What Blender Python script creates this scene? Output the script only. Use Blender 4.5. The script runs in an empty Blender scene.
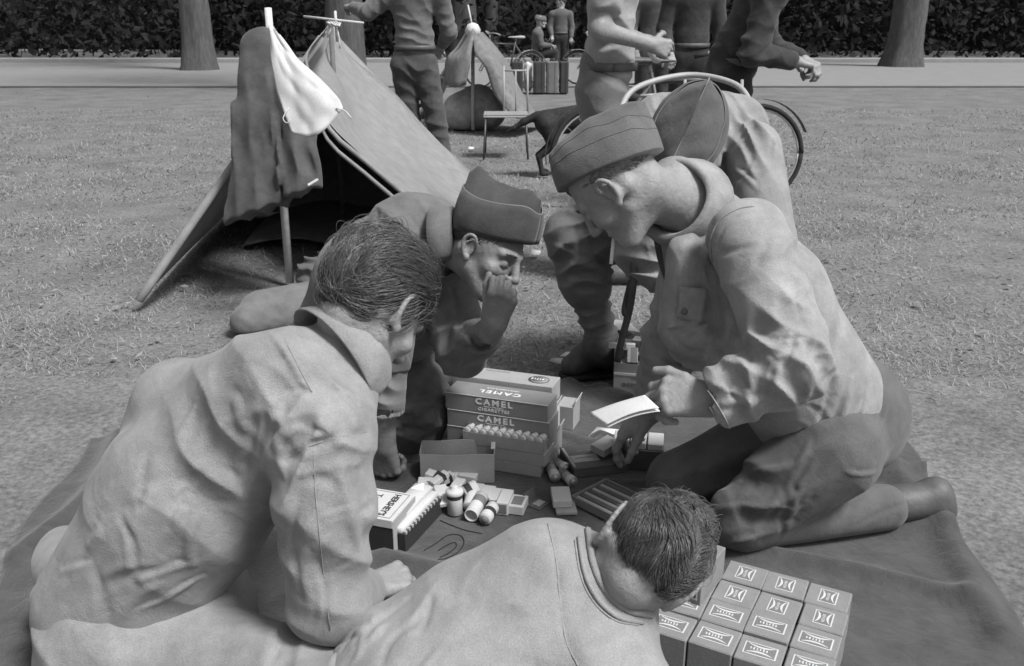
import bpy, math, random
import numpy as np
from mathutils import Vector, Matrix
R_=math.radians
rng=np.random.default_rng(7); random.seed(7)
SC=bpy.context.scene; COL=SC.collection
# ---------------------------------------------------------------- camera
F_=900.0; CH=1.15; PITCH=R_(18.9)
CAM=np.array([0,0,CH]); FW=np.array([0,math.cos(PITCH),-math.sin(PITCH)])
UPV=np.array([0,math.sin(PITCH),math.cos(PITCH)]); RT=np.array([1.0,0,0])
def P(x,y,d): return CAM+d*(FW+RT*(x-512)/F_+UPV*(333-y)/F_)
def G(x,y,z=0.0):
    r=FW+RT*(x-512)/F_+UPV*(333-y)/F_
    return CAM+r*((z-CH)/r[2])
def DV(x,y,z): # camera-space direction (right, up, away)
    v=RT*x+UPV*y+FW*z; return v/np.linalg.norm(v)
def nz(v):
    v=np.asarray(v,float); return v/(np.linalg.norm(v)+1e-12)
cd=bpy.data.cameras.new('camera'); co=bpy.data.objects.new('camera',cd); COL.objects.link(co)
co.location=CAM; co.rotation_euler=(R_(90)-PITCH,0,0); cd.sensor_width=36; cd.lens=F_*36/1024
cd.clip_end=400; cd.clip_start=.05; SC.camera=co
cd.dof.use_dof=True; cd.dof.focus_distance=2.0; cd.dof.aperture_fstop=14
# ---------------------------------------------------------------- objects
def clean(name): return name
def mesh_obj(name,V,Fc,mat,parent=None,smooth=True,loc=None):
    me=bpy.data.meshes.new(name)
    V=np.asarray(V,float)
    if loc is not None: V=V-np.asarray(loc)
    if isinstance(Fc,np.ndarray) and Fc.ndim==2:
        n,k=Fc.shape
        me.vertices.add(len(V)); me.vertices.foreach_set('co',V.astype(np.float32).ravel())
        me.loops.add(n*k); me.loops.foreach_set('vertex_index',Fc.astype(np.int32).ravel())
        me.polygons.add(n); me.polygons.foreach_set('loop_start',np.arange(0,n*k,k,dtype=np.int32))
        me.polygons.foreach_set('loop_total',np.full(n,k,dtype=np.int32)); me.update(calc_edges=True)
    else:
        me.from_pydata([tuple(v) for v in V],[],[tuple(int(i) for i in f) for f in Fc]); me.update()
    me.polygons.foreach_set('use_smooth',[smooth]*len(me.polygons))
    me.materials.append(mat)
    o=bpy.data.objects.new(name,me); COL.objects.link(o)
    if loc is not None: o.location=loc
    if parent: setpar(o,parent)
    return o
def wmat(o):
    m=o.matrix_basis.copy()
    p=o.parent
    while p: m=p.matrix_basis@m; p=p.parent
    return m
def setpar(o,p):
    o.parent=p; o.matrix_parent_inverse=Matrix.Identity(4)
    o.matrix_basis=wmat(p).inverted()@o.matrix_basis
def tag(o,label,cat,group=None,kind=None):
    if label:o['label']=label
    if cat:o['category']=cat
    if group:o['group']=group
    if kind:o['kind']=kind
    return o
def empty(name,loc=(0,0,0),label=None,cat=None,group=None,rz=0):
    o=bpy.data.objects.new(name,None); COL.objects.link(o); o.location=loc; o.rotation_euler=(0,0,rz); o.empty_display_size=.05
    return tag(o,label,cat,group)
def copytree(o,M=None,parent=None):
    c=o.copy(); COL.objects.link(c)
    if parent: c.parent=parent
    for ch in list(o.children): copytree(ch,None,c)
    if M is not None: c.matrix_basis=M
    return c
# ---------------------------------------------------------------- materials
MATS={}
def mat(name,g,rough=.9,noise=.12,scale=12,bump=.0,bscale=300,bump2=0,b2scale=25,sheen=0,spec=.25,weave=False,stretch=None,metal=0,trans=0,sss=0,crump=0,cscale=9,fine=.06,fscale=260):
    if name in MATS: return MATS[name]
    m=bpy.data.materials.new(name); m.use_nodes=True; nt=m.node_tree; N=nt.nodes; L=nt.links
    b=N['Principled BSDF']; b.inputs['Roughness'].default_value=rough; b.inputs['Specular IOR Level'].default_value=spec
    b.inputs['Metallic'].default_value=metal
    if sheen: b.inputs['Sheen Weight'].default_value=sheen; b.inputs['Sheen Roughness'].default_value=.5
    if sss:
        b.inputs['Subsurface Weight'].default_value=sss; b.inputs['Subsurface Radius'].default_value=(.006,.006,.006); b.inputs['Subsurface Scale'].default_value=1
    tc=N.new('ShaderNodeTexCoord'); mp=N.new('ShaderNodeMapping'); L.new(tc.outputs['Object'],mp.inputs[0])
    if stretch: mp.inputs['Scale'].default_value=stretch
    n=N.new('ShaderNodeTexNoise'); n.inputs['Scale'].default_value=scale; n.inputs['Detail'].default_value=7; n.inputs['Roughness'].default_value=.62
    L.new(mp.outputs[0],n.inputs['Vector'])
    r=N.new('ShaderNodeMapRange'); r.inputs[1].default_value=.25; r.inputs[2].default_value=.75
    r.inputs[3].default_value=g*(1-noise); r.inputs[4].default_value=g*(1+noise)
    L.new(n.outputs['Fac'],r.inputs[0])
    nf=N.new('ShaderNodeTexNoise'); nf.inputs['Scale'].default_value=fscale; nf.inputs['Detail'].default_value=3; L.new(tc.outputs['Object'],nf.inputs['Vector'])
    rf=N.new('ShaderNodeMapRange'); rf.inputs[1].default_value=.3; rf.inputs[2].default_value=.7; rf.inputs[3].default_value=1-fine; rf.inputs[4].default_value=1+fine; L.new(nf.outputs['Fac'],rf.inputs[0])
    mm=N.new('ShaderNodeMath'); mm.operation='MULTIPLY'; L.new(r.outputs[0],mm.inputs[0]); L.new(rf.outputs[0],mm.inputs[1]); L.new(mm.outputs[0],b.inputs['Base Color'])
    prev=None
    def addb(h,st,dist):
        nonlocal prev
        bp=N.new('ShaderNodeBump'); bp.inputs['Strength'].default_value=st; bp.inputs['Distance'].default_value=dist
        L.new(h,bp.inputs['Height'])
        if prev: L.new(prev,bp.inputs['Normal'])
        prev=bp.outputs[0]
    if bump2:
        n2=N.new('ShaderNodeTexNoise'); n2.inputs['Scale'].default_value=b2scale; n2.inputs['Detail'].default_value=4; n2.inputs['Distortion'].default_value=.6
        L.new(mp.outputs[0],n2.inputs['Vector']); addb(n2.outputs['Fac'],bump2,.01)
    if crump:
        n4=N.new('ShaderNodeTexNoise'); n4.noise_type='RIDGED_MULTIFRACTAL'; n4.inputs['Scale'].default_value=cscale; n4.inputs['Detail'].default_value=3; n4.inputs['Roughness'].default_value=.5; n4.inputs['Distortion'].default_value=1.1
        L.new(mp.outputs[0],n4.inputs['Vector']); addb(n4.outputs['Fac'],crump,.012)
    if bump:
        n3=N.new('ShaderNodeTexNoise'); n3.inputs['Scale'].default_value=bscale; n3.inputs['Detail'].default_value=3
        L.new(tc.outputs['Object'],n3.inputs['Vector']); addb(n3.outputs['Fac'],bump,.002)
    if prev: L.new(prev,b.inputs['Normal'])
    MATS[name]=m; return m
def cloth(name,g,noise=.1,fold=.35,fs=22,st=None,crump=.30,cs=8): return mat(name,g,.95,noise*1.7,14,.6,480,fold,fs,sheen=.15,spec=.08,stretch=st,crump=crump,cscale=cs,fine=.11,fscale=360)
# ---------------------------------------------------------------- implicit surfaces
f32=np.float32
def e_ell(c,r,R=None):
    c=np.asarray(c,f32); r=np.asarray(r,f32); R=None if R is None else np.asarray(R,f32)
    def f(p):
        q=p-c
        if R is not None: q=q@R       # columns of R are local axes
        k0=np.sqrt(((q/r)**2).sum(-1)); k1=np.sqrt(((q/(r*r))**2).sum(-1))+1e-9
        return k0*(k0-1)/k1
    return f
def e_cone(a,b,ra,rb,ax=None,sq=1.0,flat=False):
    a=np.asarray(a,f32); b=np.asarray(b,f32); d=b-a; L2=float((d*d).sum())+1e-9; Ln=math.sqrt(L2)
    if ax is not None:
        ax=np.asarray(ax,f32); ax=ax-d*float((ax*d).sum())/L2; ax=ax/(np.linalg.norm(ax)+1e-9)
    def f(p):
        q=p-a; t=(q@d)/L2; tc=np.clip(t,0,1)
        rr=ra+(rb-ra)*tc
        if flat:
            w=q-t[...,None]*d
            if ax is not None:
                s=w@ax; w=w+((1/sq-1)*s)[...,None]*ax
            dr=np.sqrt((w*w).sum(-1))-rr
            if sq<1: dr=dr*(.5+.5*sq)
            de=np.maximum(-t,t-1)*Ln
            return np.maximum(dr,de)+0*dr
        w=q-tc[...,None]*d
        if ax is not None:
            s=w@ax; w=w+((1/sq-1)*s)[...,None]*ax
        dd=np.sqrt((w*w).sum(-1))-rr
        return dd*(.5+.5*sq) if ax is not None else dd
    return f
def e_box(c,h,R=None,rd=.003):
    c=np.asarray(c,f32); h=np.asarray(h,f32)-rd; R=None if R is None else np.asarray(R,f32)
    def f(p):
        q=p-c
        if R is not None: q=q@R
        q=np.abs(q)-h
        return np.sqrt((np.maximum(q,0)**2).sum(-1))+np.minimum(q.max(-1),0)-rd
    return f
def e_half(p0,n):
    p0=np.asarray(p0,f32); n=np.asarray(nz(n),f32)
    return lambda p:(p-p0)@n
def segdist(p,pts):
    best=None
    for a,b in zip(pts[:-1],pts[1:]):
        d=b-a; t=np.clip(((p-a)@d)/((d*d).sum()+1e-9),0,1)
        w=p-a-t[...,None]*d; q=(w*w).sum(-1)
        best=q if best is None else np.minimum(best,q)
    return np.sqrt(best)
class Field:
    def __init__(s,k=.02): s.k=k; s.ops=[]; s.disp=[]; s.bb=[]
    def add(s,fn,k=None): s.ops.append((1,fn,s.k if k is None else k)); return s
    def sub(s,fn,k=.004): s.ops.append((-1,fn,k)); return s
    def cone(s,a,b,ra,rb,k=None,**kw):
        s.bb+= [np.asarray(a)-ra*1.1-.02,np.asarray(a)+ra*1.1+.02,np.asarray(b)-rb*1.1-.02,np.asarray(b)+rb*1.1+.02]; return s.add(e_cone(a,b,ra,rb,**kw),k)
    def ell(s,c,r,R=None,k=None):
        m=max(r)+.01; s.bb+=[np.asarray(c)-m,np.asarray(c)+m]; return s.add(e_ell(c,r,R),k)
    def box(s,c,h,R=None,rd=.003,k=None):
        m=np.linalg.norm(h)+.005; s.bb+=[np.asarray(c)-m,np.asarray(c)+m]; return s.add(e_box(c,h,R,rd),k)
    def chain(s,pts,rs,k=None,**kw):
        for i in range(len(pts)-1): s.cone(pts[i],pts[i+1],rs[i],rs[i+1],k,**kw)
    def fold(s,c,Rr,n,lam,amp,warp=.8,seed=0,power=1.0):
        c=np.asarray(c,f32); n=np.asarray(nz(n),f32)
        r=np.random.default_rng(seed+int(abs(c).sum()*1000)); A=r.normal(size=(3,3)).astype(f32); A=A/np.linalg.norm(A,axis=1)[:,None]
        ph=r.uniform(0,6,4)
        def f(p):
            q=p-c; g=np.maximum(np.exp(-(q*q).sum(-1)/(Rr*Rr))-.0184,0)
            w=np.sin(q@A[0]*(2.2/lam)+ph[0])+.6*np.sin(q@A[1]*(3.6/lam)+ph[1])
            u=q@n*(6.283/lam)+warp*w+ph[2]
            rd=1-np.abs(np.sin(u*.5))*2+.0
            m=.65+.35*np.sin(q@A[2]*(3/lam)+ph[3])
            return amp*g*rd*m
        s.disp.append((f,c,Rr*2.0,abs(amp)*1.3))
    def crease3(s,pts,w,amp):
        pts=[np.asarray(q,f32) for q in pts]; c=np.mean(pts,0); R0=max(np.linalg.norm(q-c) for q in pts)+3*w; Lh=max(np.linalg.norm(pts[0]-pts[-1])*.5,.01); mc=(pts[0]+pts[-1])*.5
        def f(p):
            d=segdist(p,pts); q=p-mc; return amp*np.maximum(np.exp(-(d/w)**2)-2e-4,0)*np.clip(1.15-(q*q).sum(-1)/(Lh*Lh*1.2),.0,1)
        s.disp.append((f,c,R0,abs(amp)))
    def crease(s,px,w,amp):  # pixel poly-line traced on to the surface
        pts=s.trace_line(px,4)
        if len(pts)>1: s.crease3(pts,w,amp)
    def crumple(s,n,box,L=45,w=.005,amp=.004,ang=None,spread=.5,seed=0,neg=.5):
        r=np.random.default_rng(seed+int(box[0])); x0,y0,x1,y1=box; lines=[]
        for i in range(n):
            a=(r.uniform(0,math.pi) if ang is None else R_(ang)+r.normal()*spread); l=L*r.uniform(.5,1.3); cx,cy=r.uniform(x0,x1),r.uniform(y0,y1); k=r.normal()*.25
            lines.append([(cx+l*t*math.cos(a+k*t),cy-l*t*math.sin(a+k*t)) for t in (-.5,-.25,0,.25,.5)])
        q=np.array(lines).reshape(-1,2); h,ok=s.trace_many(q[:,0],q[:,1]); h=h.reshape(n,5,3); ok=ok.reshape(n,5)
        for i in range(n):
            if not ok[i].all() or np.linalg.norm(np.diff(h[i],axis=0),axis=1).max()>.05: continue
            sg=-1 if r.random()<neg else 1; ww=w*r.uniform(.7,1.5)
            s.crease3(list(h[i]),ww,sg*amp*r.uniform(.5,1.3)); 
            if r.random()<.6: s.crease3([p+RT*ww*1.5*r.choice([-1,1])+UPV*ww*1.2 for p in h[i]],ww,-sg*amp*.6)
    def trace_line(s,px,n=4):
        q=np.array(smooth_line([np.array([x,y,0.]) for x,y in px],n)); h,ok=s.trace_many(q[:,0],q[:,1])
        pts=list(h[ok]); out=[]
        for p in pts:
            if out and np.linalg.norm(p-out[-1])>.09: break
            out.append(p)
        return out
    def trace_many(s,x,y,t0=.6,t1=6):
        r=FW[None]+RT[None]*((np.asarray(x)-512)/F_)[:,None]+UPV[None]*((333-np.asarray(y))/F_)[:,None]; r/=np.linalg.norm(r,axis=1)[:,None]
        t=np.full(len(r),t0); ok=np.zeros(len(r),bool)
        for i in range(90):
            d=s.ev((CAM+r*t[:,None]).astype(f32)); ok=np.abs(d)<.0015; t=t+np.where(ok,0,np.clip(d*.8,-.02,.5))
            if (ok|(t>t1)).all(): break
        return CAM+r*t[:,None],ok&(t<t1)
    def ev(s,p,disp=True):
        D=None
        for sg,fn,k in s.ops:
            v=fn(p)
            D=comb(D,v,sg,k)
        if disp:
            for f,c,r,a in s.disp: D=D-f(p)
        return D
    def trace(s,x,y,t0=.5,t1=8):
        h,ok=s.trace_many(np.array([x]),np.array([y])); return h[0] if ok[0] else None
    def mesh(s,h=.004):
        B=8; bb=np.array(s.bb); lo=bb.min(0)-.02; hi=bb.max(0)+.02; S=B*h
        nb=np.ceil((hi-lo)/S).astype(int)
        g=np.stack(np.meshgrid(*[np.arange(n) for n in nb],indexing='ij'),-1).reshape(-1,3)
        # coarse first
        cen=(lo+(g+.5)*S).astype(f32); r=S*.866
        D0=None; vals=[]
        for sg,fn,k in s.ops:
            v=fn(cen); vals.append(v); D0=comb(D0,v,sg,k)
        amp=max([a for _,_,_,a in s.disp],default=0)
        am=np.zeros(len(cen),f32)
        for f,c,rr,a in s.disp:
            am+=a*(np.sqrt(((cen-c)**2).sum(-1))<rr+r)
        act=np.abs(D0)<r*1.35+am+.002
        g=g[act]; cen=cen[act]; D0=D0[act]; am=am[act]; vals=[v[act] for v in vals]
        nblk=len(g)
        li=np.arange(B+1); loc=np.stack(np.meshgrid(li,li,li,indexing='ij'),-1).reshape(-1,3)
        W=np.empty((nblk,(B+1)**3),f32)
        CH_=1500
        adds=None
        for sg,v in zip([o[0] for o in s.ops],vals):
            if sg>0: adds=v if adds is None else np.minimum(adds,v)
        for st in range(0,nblk,CH_):
            sl=slice(st,min(nblk,st+CH_)); gb=g[sl]
            pts=(lo+((gb[:,None,:]*B+loc[None])*h)).astype(f32)
            D=np.full(pts.shape[:2],1e3,f32)
            for (sg,fn,k),v in zip(s.ops,vals):
                vv=v[sl]
                if sg>0: m=vv<adds[sl]+3.2*r+k+am[sl]
                else: m=vv<r*1.5+k+am[sl]+.01
                if not m.any(): continue
                idx=np.nonzero(m)[0]
                D[idx]=comb(D[idx],fn(pts[idx]),sg,k)
            for f,c,rr,a in s.disp:
                m=np.sqrt(((cen[sl]-c)**2).sum(-1))<rr+r
                if m.any():
                    idx=np.nonzero(m)[0]; D[idx]-=f(pts[idx])
            W[sl]=D
        W=W.reshape(nblk,B+1,B+1,B+1)
        return surfnet(W,g,lo,h,nb,B)
def comb(D,v,sg,k):
    if D is None: return v if sg>0 else np.full_like(v,1e3)
    if sg>0:
        if k<=0: return np.minimum(D,v)
        hh=np.maximum(k-np.abs(D-v),0)/k; return np.minimum(D,v)-hh*hh*k*.25
    nv=-v
    if k<=0: return np.maximum(D,nv)
    hh=np.maximum(k-np.abs(D-nv),0)/k; return np.maximum(D,nv)+hh*hh*k*.25
def surfnet(W,g,lo,h,nb,B):
    sgn=W<0
    c=[(i,j,k) for i in(0,1) for j in(0,1) for k in(0,1)]
    cnt=sum(sgn[:,i:B+i,j:B+j,k:B+k].astype(np.int8) for i,j,k in c)
    cell=np.nonzero((cnt>0)&(cnt<8))
    n=len(cell[0]); pos=np.zeros((n,3)); num=np.zeros(n)
    for (i,j,k) in c:
        for ax in range(3):
            o=[i,j,k]
            if o[ax]: continue
            o2=list(o); o2[ax]=1
            v0=W[cell[0],cell[1]+o[0],cell[2]+o[1],cell[3]+o[2]]; v1=W[cell[0],cell[1]+o2[0],cell[2]+o2[1],cell[3]+o2[2]]
            m=(v0<0)!=(v1<0)
            t=np.where(m,v0/(np.where(m,v0-v1,1)),0)
            pp=np.zeros((n,3)); pp[:,0]=o[0];pp[:,1]=o[1];pp[:,2]=o[2]; pp[:,ax]+=t
            pos+=pp*m[:,None]; num+=m
    pos/=num[:,None]
    gc=g[cell[0]]*B+np.stack(cell[1:],-1)
    dim=(nb*B+2).astype(np.int64)
    key=(gc[:,0].astype(np.int64)*dim[1]+gc[:,1])*dim[2]+gc[:,2]
    order=np.argsort(key); ks=key[order]
    V=lo+(gc+pos)*h
    faces=[]
    for ax in range(3):
        u,v=(ax+1)%3,(ax+2)%3
        sl0=[slice(0,B)]*3; sl1=[slice(0,B)]*3; sl1[ax]=slice(1,B+1)
        a=sgn[(slice(None),*sl0)]; b=sgn[(slice(None),*sl1)]
        e=np.nonzero(a!=b)
        if len(e[0])==0: continue
        q=g[e[0]]*B+np.stack(e[1:],-1); inside=a[e]
        ids=[];ok=np.ones(len(q),bool)
        for du,dv in((0,0),(-1,0),(-1,-1),(0,-1)):
            qq=q.copy(); qq[:,u]+=du; qq[:,v]+=dv
            kk=(qq[:,0].astype(np.int64)*dim[1]+qq[:,1])*dim[2]+qq[:,2]
            ii=np.clip(np.searchsorted(ks,kk),0,len(ks)-1); ok&=(ks[ii]==kk)&(qq>=0).all(1); ids.append(order[ii])
        Fq=np.stack(ids,-1)
        Fq=np.where(inside[:,None],Fq,Fq[:,::-1])
        faces.append(Fq[ok])
    return V,np.concatenate(faces)
def field_obj(name,fld,h,m,parent=None):
    V,Fq=fld.mesh(h)
    return mesh_obj(name,V,Fq,m,parent,True)
# ---------------------------------------------------------------- generic meshes
def smooth_line(pts,n=4):
    P_=[np.asarray(p,float) for p in pts]
    if len(P_)<3: return P_
    out=[]
    Q=[2*P_[0]-P_[1]]+P_+[2*P_[-1]-P_[-2]]
    for i in range(1,len(Q)-2):
        for t in np.arange(n)/n:
            a,b,c,d=Q[i-1:i+3]
            out.append(.5*((2*b)+(c-a)*t+(2*a-5*b+4*c-d)*t*t+(3*b-a-3*c+d)*t**3))
    out.append(P_[-1]); return out
def tube_vf(pts,rs,n=8,cap=True,base=0):
    pts=[np.asarray(p,float) for p in pts]
    if np.isscalar(rs): rs=[rs]*len(pts)
    V=[];Fc=[]; t=nz(pts[1]-pts[0]); a=nz(np.cross(t,[.31,.77,.55]))
    for i,p in enumerate(pts):
        t=nz(pts[min(i+1,len(pts)-1)]-pts[max(i-1,0)]); a=nz(a-t*(a@t)); b=np.cross(t,a)
        for j in range(n):
            an=2*math.pi*j/n; V.append(p+rs[i]*(math.cos(an)*a+math.sin(an)*b))
    for i in range(len(pts)-1):
        for j in range(n):
            j2=(j+1)%n; Fc.append((base+i*n+j,base+i*n+j2,base+(i+1)*n+j2,base+(i+1)*n+j))
    if cap:
        Fc.append(tuple(base+j for j in range(n))[::-1]); Fc.append(tuple(base+(len(pts)-1)*n+j for j in range(n)))
    return V,Fc
class MB:
    def __init__(s): s.V=[];s.F=[]
    def tube(s,pts,r,n=8,cap=True,sm=0):
        if sm: 
            if not np.isscalar(r):
                m=len(pts); pts2=smooth_line(pts,sm); r=np.interp(np.linspace(0,m-1,len(pts2)),np.arange(m),r); pts=pts2
            else: pts=smooth_line(pts,sm)
        v,f=tube_vf(pts,r,n,cap,len(s.V)); s.V+=v; s.F+=f; return s
    def box(s,c,h,R=None,bev=0.0):
        c=np.asarray(c,float); h=np.asarray(h,float); R=np.eye(3) if R is None else np.asarray(R)
        b0=len(s.V)
        if bev<=0:
            for i in(-1,1):
                for j in(-1,1):
                    for k in(-1,1): s.V.append(c+R@(np.array([i,j,k])*h))
            for f in((0,1,3,2),(4,6,7,5),(0,4,5,1),(2,3,7,6),(0,2,6,4),(1,5,7,3)): s.F.append(tuple(b0+x for x in f))
            return s
        # bevelled box: 24 verts
        idx={}
        for i in(-1,1):
            for j in(-1,1):
                for k in(-1,1):
                    for a in range(3):
                        q=np.array([i,j,k])*(h-bev); q[a]=[i,j,k][a]*h[a]
                        idx[(i,j,k,a)]=len(s.V); s.V.append(c+R@q)
        def fc(l):
            s.F.append(tuple(l))
        for a in range(3):
            u,v=(a+1)%3,(a+2)%3
            for sg in(-1,1):
                l=[]
                for (x,y) in((-1,-1),(1,-1),(1,1),(-1,1)):
                    q=[0,0,0]; q[a]=sg;q[u]=x;q[v]=y; l.append(idx[(*q,a)])
                fc(l if sg>0 else l[::-1])
            # edges along axis a
            for (x,y) in((-1,-1),(1,-1),(1,1),(-1,1)):
                q0=[0,0,0];q1=[0,0,0];q0[a]=-1;q1[a]=1;q0[u]=q1[u]=x;q0[v]=q1[v]=y
                l=[idx[(*q0,u)],idx[(*q1,u)],idx[(*q1,v)],idx[(*q0,v)]]
                fc(l if x*y<0 else l[::-1])
        for i in(-1,1):
            for j in(-1,1):
                for k in(-1,1):
                    l=[idx[(i,j,k,0)],idx[(i,j,k,1)],idx[(i,j,k,2)]]; fc(l if i*j*k>0 else l[::-1])
        return s
    def sheet(s,grid,th,sub=1):
        Gd=np.asarray(grid,float)
        if sub>1:
            rows=[smooth_line(list(r),sub) for r in Gd]; cols=[smooth_line([r[j] for r in rows],sub) for j in range(len(rows[0]))]
            Gd=np.array(cols).transpose(1,0,2)
        m,n,_=Gd.shape
        du=np.gradient(Gd,axis=0); dv=np.gradient(Gd,axis=1); N=np.cross(du,dv); N/=np.linalg.norm(N,axis=-1,keepdims=True)+1e-12
        b0=len(s.V); A=Gd+N*th/2; Bq=Gd-N*th/2
        s.V+=list(A.reshape(-1,3))+list(Bq.reshape(-1,3)); o=m*n
        for i in range(m-1):
            for j in range(n-1):
                a=b0+i*n+j; s.F.append((a,a+n,a+n+1,a+1)); s.F.append((a+o,a+o+1,a+o+n+1,a+o+n))
        per=[(0,j) for j in range(n)]+[(i,n-1) for i in range(1,m)]+[(m-1,j) for j in range(n-2,-1,-1)]+[(i,0) for i in range(m-2,0,-1)]
        for k in range(len(per)):
            a=b0+per[k][0]*n+per[k][1]; q=per[(k+1)%len(per)]; b=b0+q[0]*n+q[1]; s.F.append((a,b,b+o,a+o))
        return s
    def lathe(s,prof,o,ax,n=16):
        ax=nz(ax); a=nz(np.cross(ax,[.3,.8,.5])); b=np.cross(ax,a); b0=len(s.V)
        for (r,z) in prof:
            for j in range(n):
                an=2*math.pi*j/n; s.V.append(np.asarray(o)+ax*z+r*(math.cos(an)*a+math.sin(an)*b))
        for i in range(len(prof)-1):
            for j in range(n):
                j2=(j+1)%n; s.F.append((b0+i*n+j,b0+i*n+j2,b0+(i+1)*n+j2,b0+(i+1)*n+j))
        s.F.append(tuple(b0+j for j in range(n))[::-1]); s.F.append(tuple(b0+(len(prof)-1)*n+j for j in range(n)))
        return s
    def build(s,name,m,parent=None,smooth=False,loc=None): return mesh_obj(name,s.V,s.F,m,parent,smooth,loc)
def basis(x,z): # right-handed frame with given x and approx z, columns
    x=nz(x); z=np.asarray(z,float); z=nz(z-x*(x@z)); y=np.cross(z,x); return np.stack([x,y,z],1)
def text(body,size,origin,xdir,ndir,m,parent,name='lettering',ext=.0004,bold=0,align='CENTER',sx=1.0,spacing=1.0):
    cu=bpy.data.curves.new('t','FONT'); cu.body=body; cu.size=size; cu.extrude=ext; cu.align_x=align; cu.align_y='CENTER'; cu.offset=bold; cu.space_character=spacing; cu.resolution_u=2
    to=bpy.data.objects.new('t',cu); COL.objects.link(to); bpy.context.view_layer.update()
    dg=bpy.context.evaluated_depsgraph_get(); me=bpy.data.meshes.new_from_object(to.evaluated_get(dg)); bpy.data.objects.remove(to)
    me.materials.clear(); me.materials.append(m)
    Rm=basis(xdir,ndir); M=Matrix.Identity(4)
    for i in range(3):
        for j in range(3): M[i][j]=Rm[i][j]*(sx if j==0 else 1)
        M[i][3]=origin[i]+ndir[i]*.0004
    me.transform(M); o=bpy.data.objects.new(name,me); COL.objects.link(o)
    if parent: setpar(o,parent)
    return o

def scribble(n,size,origin,xdir,ndir,m,parent):
    """a line of print too small to read: irregular upright strokes"""
    Rm=basis(xdir,ndir); mb=MB(); r=np.random.default_rng(n); x=-n*size*.33
    for k in range(n):
        w=size*r.uniform(.08,.16); h=size*r.uniform(.30,.5); c=np.asarray(origin)+Rm[:,0]*x+np.asarray(ndir)*.0006
        mb.box(c,(w,h,.0003),Rm); 
        if r.random()<.6: mb.box(c+Rm[:,0]*size*.2+Rm[:,1]*size*r.uniform(-.3,.3),(size*.16,size*.07,.0003),Rm)
        x+=size*.66
    return mb.build('lettering',m,parent)
# ---------------------------------------------------------------- anatomy
class Frame:
    def __init__(s,o,fwd,up,sc=1.0):
        s.o=np.asarray(o,float); s.f=nz(fwd); u=np.asarray(up,float); s.u=nz(u-s.f*(s.f@u)); s.r=np.cross(s.f,s.u); s.s=sc
        s.M=np.stack([s.r,s.f,s.u],1)
    def __call__(s,x,y,z): return s.o+s.M@(np.array([x,y,z])*s.s)
def head(F,H,neck=None,nr=.052,ear=True,es=.88,jaw=1.0,mouth_open=0):
    s=H.s; M=H.M; E=lambda c,r,k=.02:F.ell(H(*c),np.array(r)*s,M,k)
    E((0,-.015,.036),(.0755,.096,.084)); E((0,.012,.008),(.070,.078,.072),.02)
    E((0,.036,-.045),(.054*jaw,.054,.066),.025)
    F.cone(H(-.030,.070,-.092),H(.030,.070,-.092),.017*s,.017*s,.03); E((0,.086,-.094),(.016,.013,.014),.012)
    for q in(-1,1):
        F.cone(H(q*.052,.006,-.052),H(q*.028,.064,-.092),.017*s,.015*s,.025)
        F.ell(H(q*.046,.062,-.024),np.array((.021,.020,.017))*s,M,.022)
        F.cone(H(q*.014,.088,.026),H(q*.046,.073,.024),.009*s,.009*s,.014)
        F.sub(e_ell(H(q*.032,.098,.002),np.array((.019,.016,.013))*s,M),.014*s)
        F.ell(H(q*.032,.0755,.001),np.array((.0145,.0145,.0135))*s,M,.002)
        F.cone(H(q*.020,.0865,-.0035),H(q*.044,.0805,-.0035),.0028*s,.0025*s,.003)
    F.cone(H(0,.090,.022),H(0,.112,-.022),.0085*s,.0115*s,.010); E((0,.1135,-.027),(.0125,.0125,.0105),.006)
    for q in(-1,1): E((q*.0125,.102,-.030),(.0075,.0105,.008),.005); F.sub(e_ell(H(q*.0068,.107,-.037),np.array((.0038,.006,.003))*s,M),.002)
    E((0,.083,-.060),(.026,.014,.022),.012)
    F.cone(H(-.018,.0895,-.0575),H(0,.0975,-.0555),.0035*s,.0055*s,.004); F.cone(H(.018,.0895,-.0575),H(0,.0975,-.0555),.0035*s,.0055*s,.004)
    F.cone(H(-.016,.0885,-.0685),H(.016,.0885,-.0685),.0055*s,.0055*s,.005); E((0,.0935,-.0685),(.012,.006,.0055),.004)
    F.sub(e_cone(H(-.022,.098,-.0625),H(.022,.098,-.0625),.0018*s,.0018*s),.002)
    if ear:
        for q in(-1,1):
            ex=lambda y,z,x=0.0:H(q*(.077+x),y,z)
            F.ell(H(q*.079,-.004,-.006),np.array((.006,.015,.026))*s,M,.006)
            ex=lambda y,z,x=0.0:H(q*(.0765+x*.9),y*es,z*es)
            ring=[(.012,.006,.002),(.012,.022,.008),(.002,.033,.013),(-.012,.032,.017),(-.021,.020,.019),(-.022,.004,.018),(-.016,-.012,.014),(-.008,-.024,.009),(.004,-.031,.006)]
            pts=[ex(y,z,x) for y,z,x in ring]; pts=smooth_line(pts,2)
            F.chain(pts,list(np.interp(np.linspace(0,1,len(pts)),[0,.3,.8,1],[.0028,.0040,.0042,.0062*1.0]*1 if True else 0)*s),.0035)
            E((q*.083,.004,-.030),(.005,.007,.008),.005)
            anti=[ex(y,z,x) for y,z,x in [(-.002,.020,.012),(-.012,.010,.014),(-.012,-.006,.012),(-.004,-.018,.008)]]
            F.chain(anti,[.0026*s]*4,.003)
            F.sub(e_ell(H(q*.091,.001,-.003),np.array((.008,.009,.012))*s,M),.004)
    if neck is not None:
        a=H(0,-.028,-.045); F.cone(a,neck,nr*s,nr*1.06*s,.03)
        for q in(-1,1): F.cone(H(q*.062,-.03,-.02),np.asarray(neck)+H.r*q*.02+H.f*.045,.014*s,.012*s,.02)
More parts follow.
